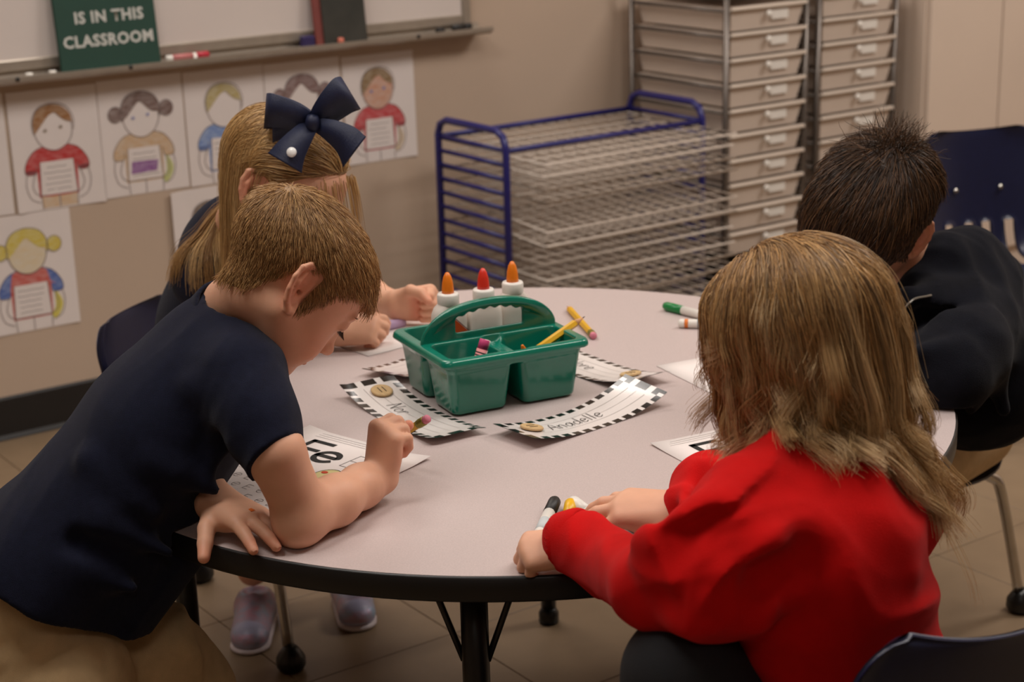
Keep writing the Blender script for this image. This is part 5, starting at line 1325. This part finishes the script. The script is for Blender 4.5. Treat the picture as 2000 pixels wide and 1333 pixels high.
for (hp, kn_, an) in ((PVd + A3((.05, -.05, -.02)), KLd, ALd), (PVd + A3((-.04, .05, -.02)), KRd, ARd)): f.chain([hp, kn_, an], [.06, .045, .03], .02)
carve_table(f, .004)
boy2 = person('boy in a black hooded jacket bending his dark head over the table', [HD.skin(), cA, chunk(f)])
face_details(HD, boy2, (60, 42, 30))
f = Field((.30, 2.12, .34), (1.00, 3.05, .92), .0038); jn = nrm((-.75, -.66, 0))
f.chain([A3((0.644, 2.518, 0.647)), A3((0.692, 2.494, 0.565)), PVd + A3((.02, -.01, .12)), PVd + A3((.03, -.01, .03))], [.100, .118, .122, .124], .04, '+', jn, .86)
f.cone(NBd, A3((0.644, 2.518, 0.647)), .06, .09, .04); f.cone(A3((0.643, 2.499, 0.653)), LSd, .066, .062, .05); f.cone(A3((0.649, 2.539, 0.646)), RSd, .066, .06, .05)
f.chain([LSd, A3((0.634, 2.329, 0.641)), ELd], [.062, .060, .054], .03); f.chain([ELd, (ELd + WLd) / 2, WLd + A3((.02, 0, 0))], [.052, .044, .034], .03); f.chain([RSd, ERd, WRd + A3((.01, .02, 0))], [.056, .05, .034], .03)
# hood lying on the shoulders
f.chain([A3((0.600, 2.452, 0.706)), A3((0.644, 2.502, 0.732)), A3((0.696, 2.552, 0.725)), A3((0.742, 2.571, 0.683)), A3((0.713, 2.503, 0.666)), A3((0.626, 2.405, 0.687)), A3((0.562, 2.369, 0.707))], [.030, .034, .040, .036, .034, .032, .026], .035); f.ell(A3((0.679, 2.513, 0.699)), (.062, .062, .040), .04)
f.wrinkle(.004, .08, 31, .03); f.cone(A3((0.732, 2.512, 0.696)), A3((0.706, 2.471, 0.698)), .016, .012, .012, '-'); f.cone(A3((0.577, 2.354, 0.691)), A3((0.673, 2.361, 0.679)), .010, .010, .02, '-'); f.cone(A3((0.548, 2.253, 0.667)), A3((0.613, 2.264, 0.669)), .010, .008, .025); f.cone(A3((0.661, 2.339, 0.675)), A3((0.692, 2.325, 0.557)), .012, .01, .03)
f.plane((0, 0, TZ + .0015), (0, 0, -1), .002, (.30, 2.12, .34), (.62, 2.80, TZ + .03)); f.plane(PVd + A3((0, 0, .02)), (-.1, -.1, -1), .006, (.6, 2.5, .30), (1.0, 3.1, .42))
carve_table(f); jk = cloth('jacket', f, M_jack, boy2)
zp = [f_ for f_ in smoothpts([A3((0.540, 2.326, 0.701)), A3((0.544, 2.329, 0.711)), A3((0.554, 2.331, 0.719)), A3((0.570, 2.342, 0.721)), A3((0.591, 2.353, 0.721))], 6)]
zq = np.array(zp); 
for _ in range(5): zq = zq - f.grad(zq) * (f.sample(zq) - .0015)[:, None]
b = MB()
for i in range(len(zq) - 1):
    for t_ in (0, .5):
        c_ = zq[i] * (1 - t_) + zq[i + 1] * t_; b.lathe([(.0012, -.0012), (.002, -.0006), (.002, .0006), (.0012, .0012)], 6, axisM(c_, zq[i + 1] - zq[i]))
zo = b.build('zipper', mat('zip_metal', (200, 196, 186), .3, metal=.8), jk); zo['kind'] = 'stuff'
f = Field((.36, 2.42, .03), (.95, 3.05, .50), .005)
f.ell(PVd, (.115, .115, .07), .02)
for (hp, kn_, an) in ((PVd + A3((.05, -.05, -.01)), KLd, ALd), (PVd + A3((-.04, .05, -.01)), KRd, ARd)): f.chain([hp, kn_, an], [.078, .062, .045], .02)
cloth('trousers', f, M_khaki, boy2)
shoe(boy2, ALd + A3((.04, .03, -.09)), ALd + A3((-.08, -.09, -.09)), M_navy, M_sole); shoe(boy2, ARd + A3((.04, .03, -.09)), ARd + A3((-.08, -.09, -.09)), M_navy, M_sole)
HD.low = .3
cold = L3((60, 42, 28), (78, 54, 34), (46, 32, 22), (98, 68, 42))
def blg(h): pass
short_hair(HD, [(.16, .030), (.16, .25), (-.25, .25), (-.25, -.056), (-.085, -.056), (-.055, -.05), (-.032, -.04), (-.030, .020), (-.008, .040), (.006, .036), (.008, -.024), (.020, -.014), (.034, .010), (.05, .022)], 13000, cold, boy2, lambda R: np.where((R[:, 2] < .072) & (R[:, 1] > -.06) & (R[:, 1] < .045), .008, np.where(np.abs(R[:, 0]) > .05, .020, np.where(R[:, 2] > .03, .042, .02))), t=.013, rad=.00055, whorl=(0, -.060, .105), spikes=260, K=9, lift=.3)
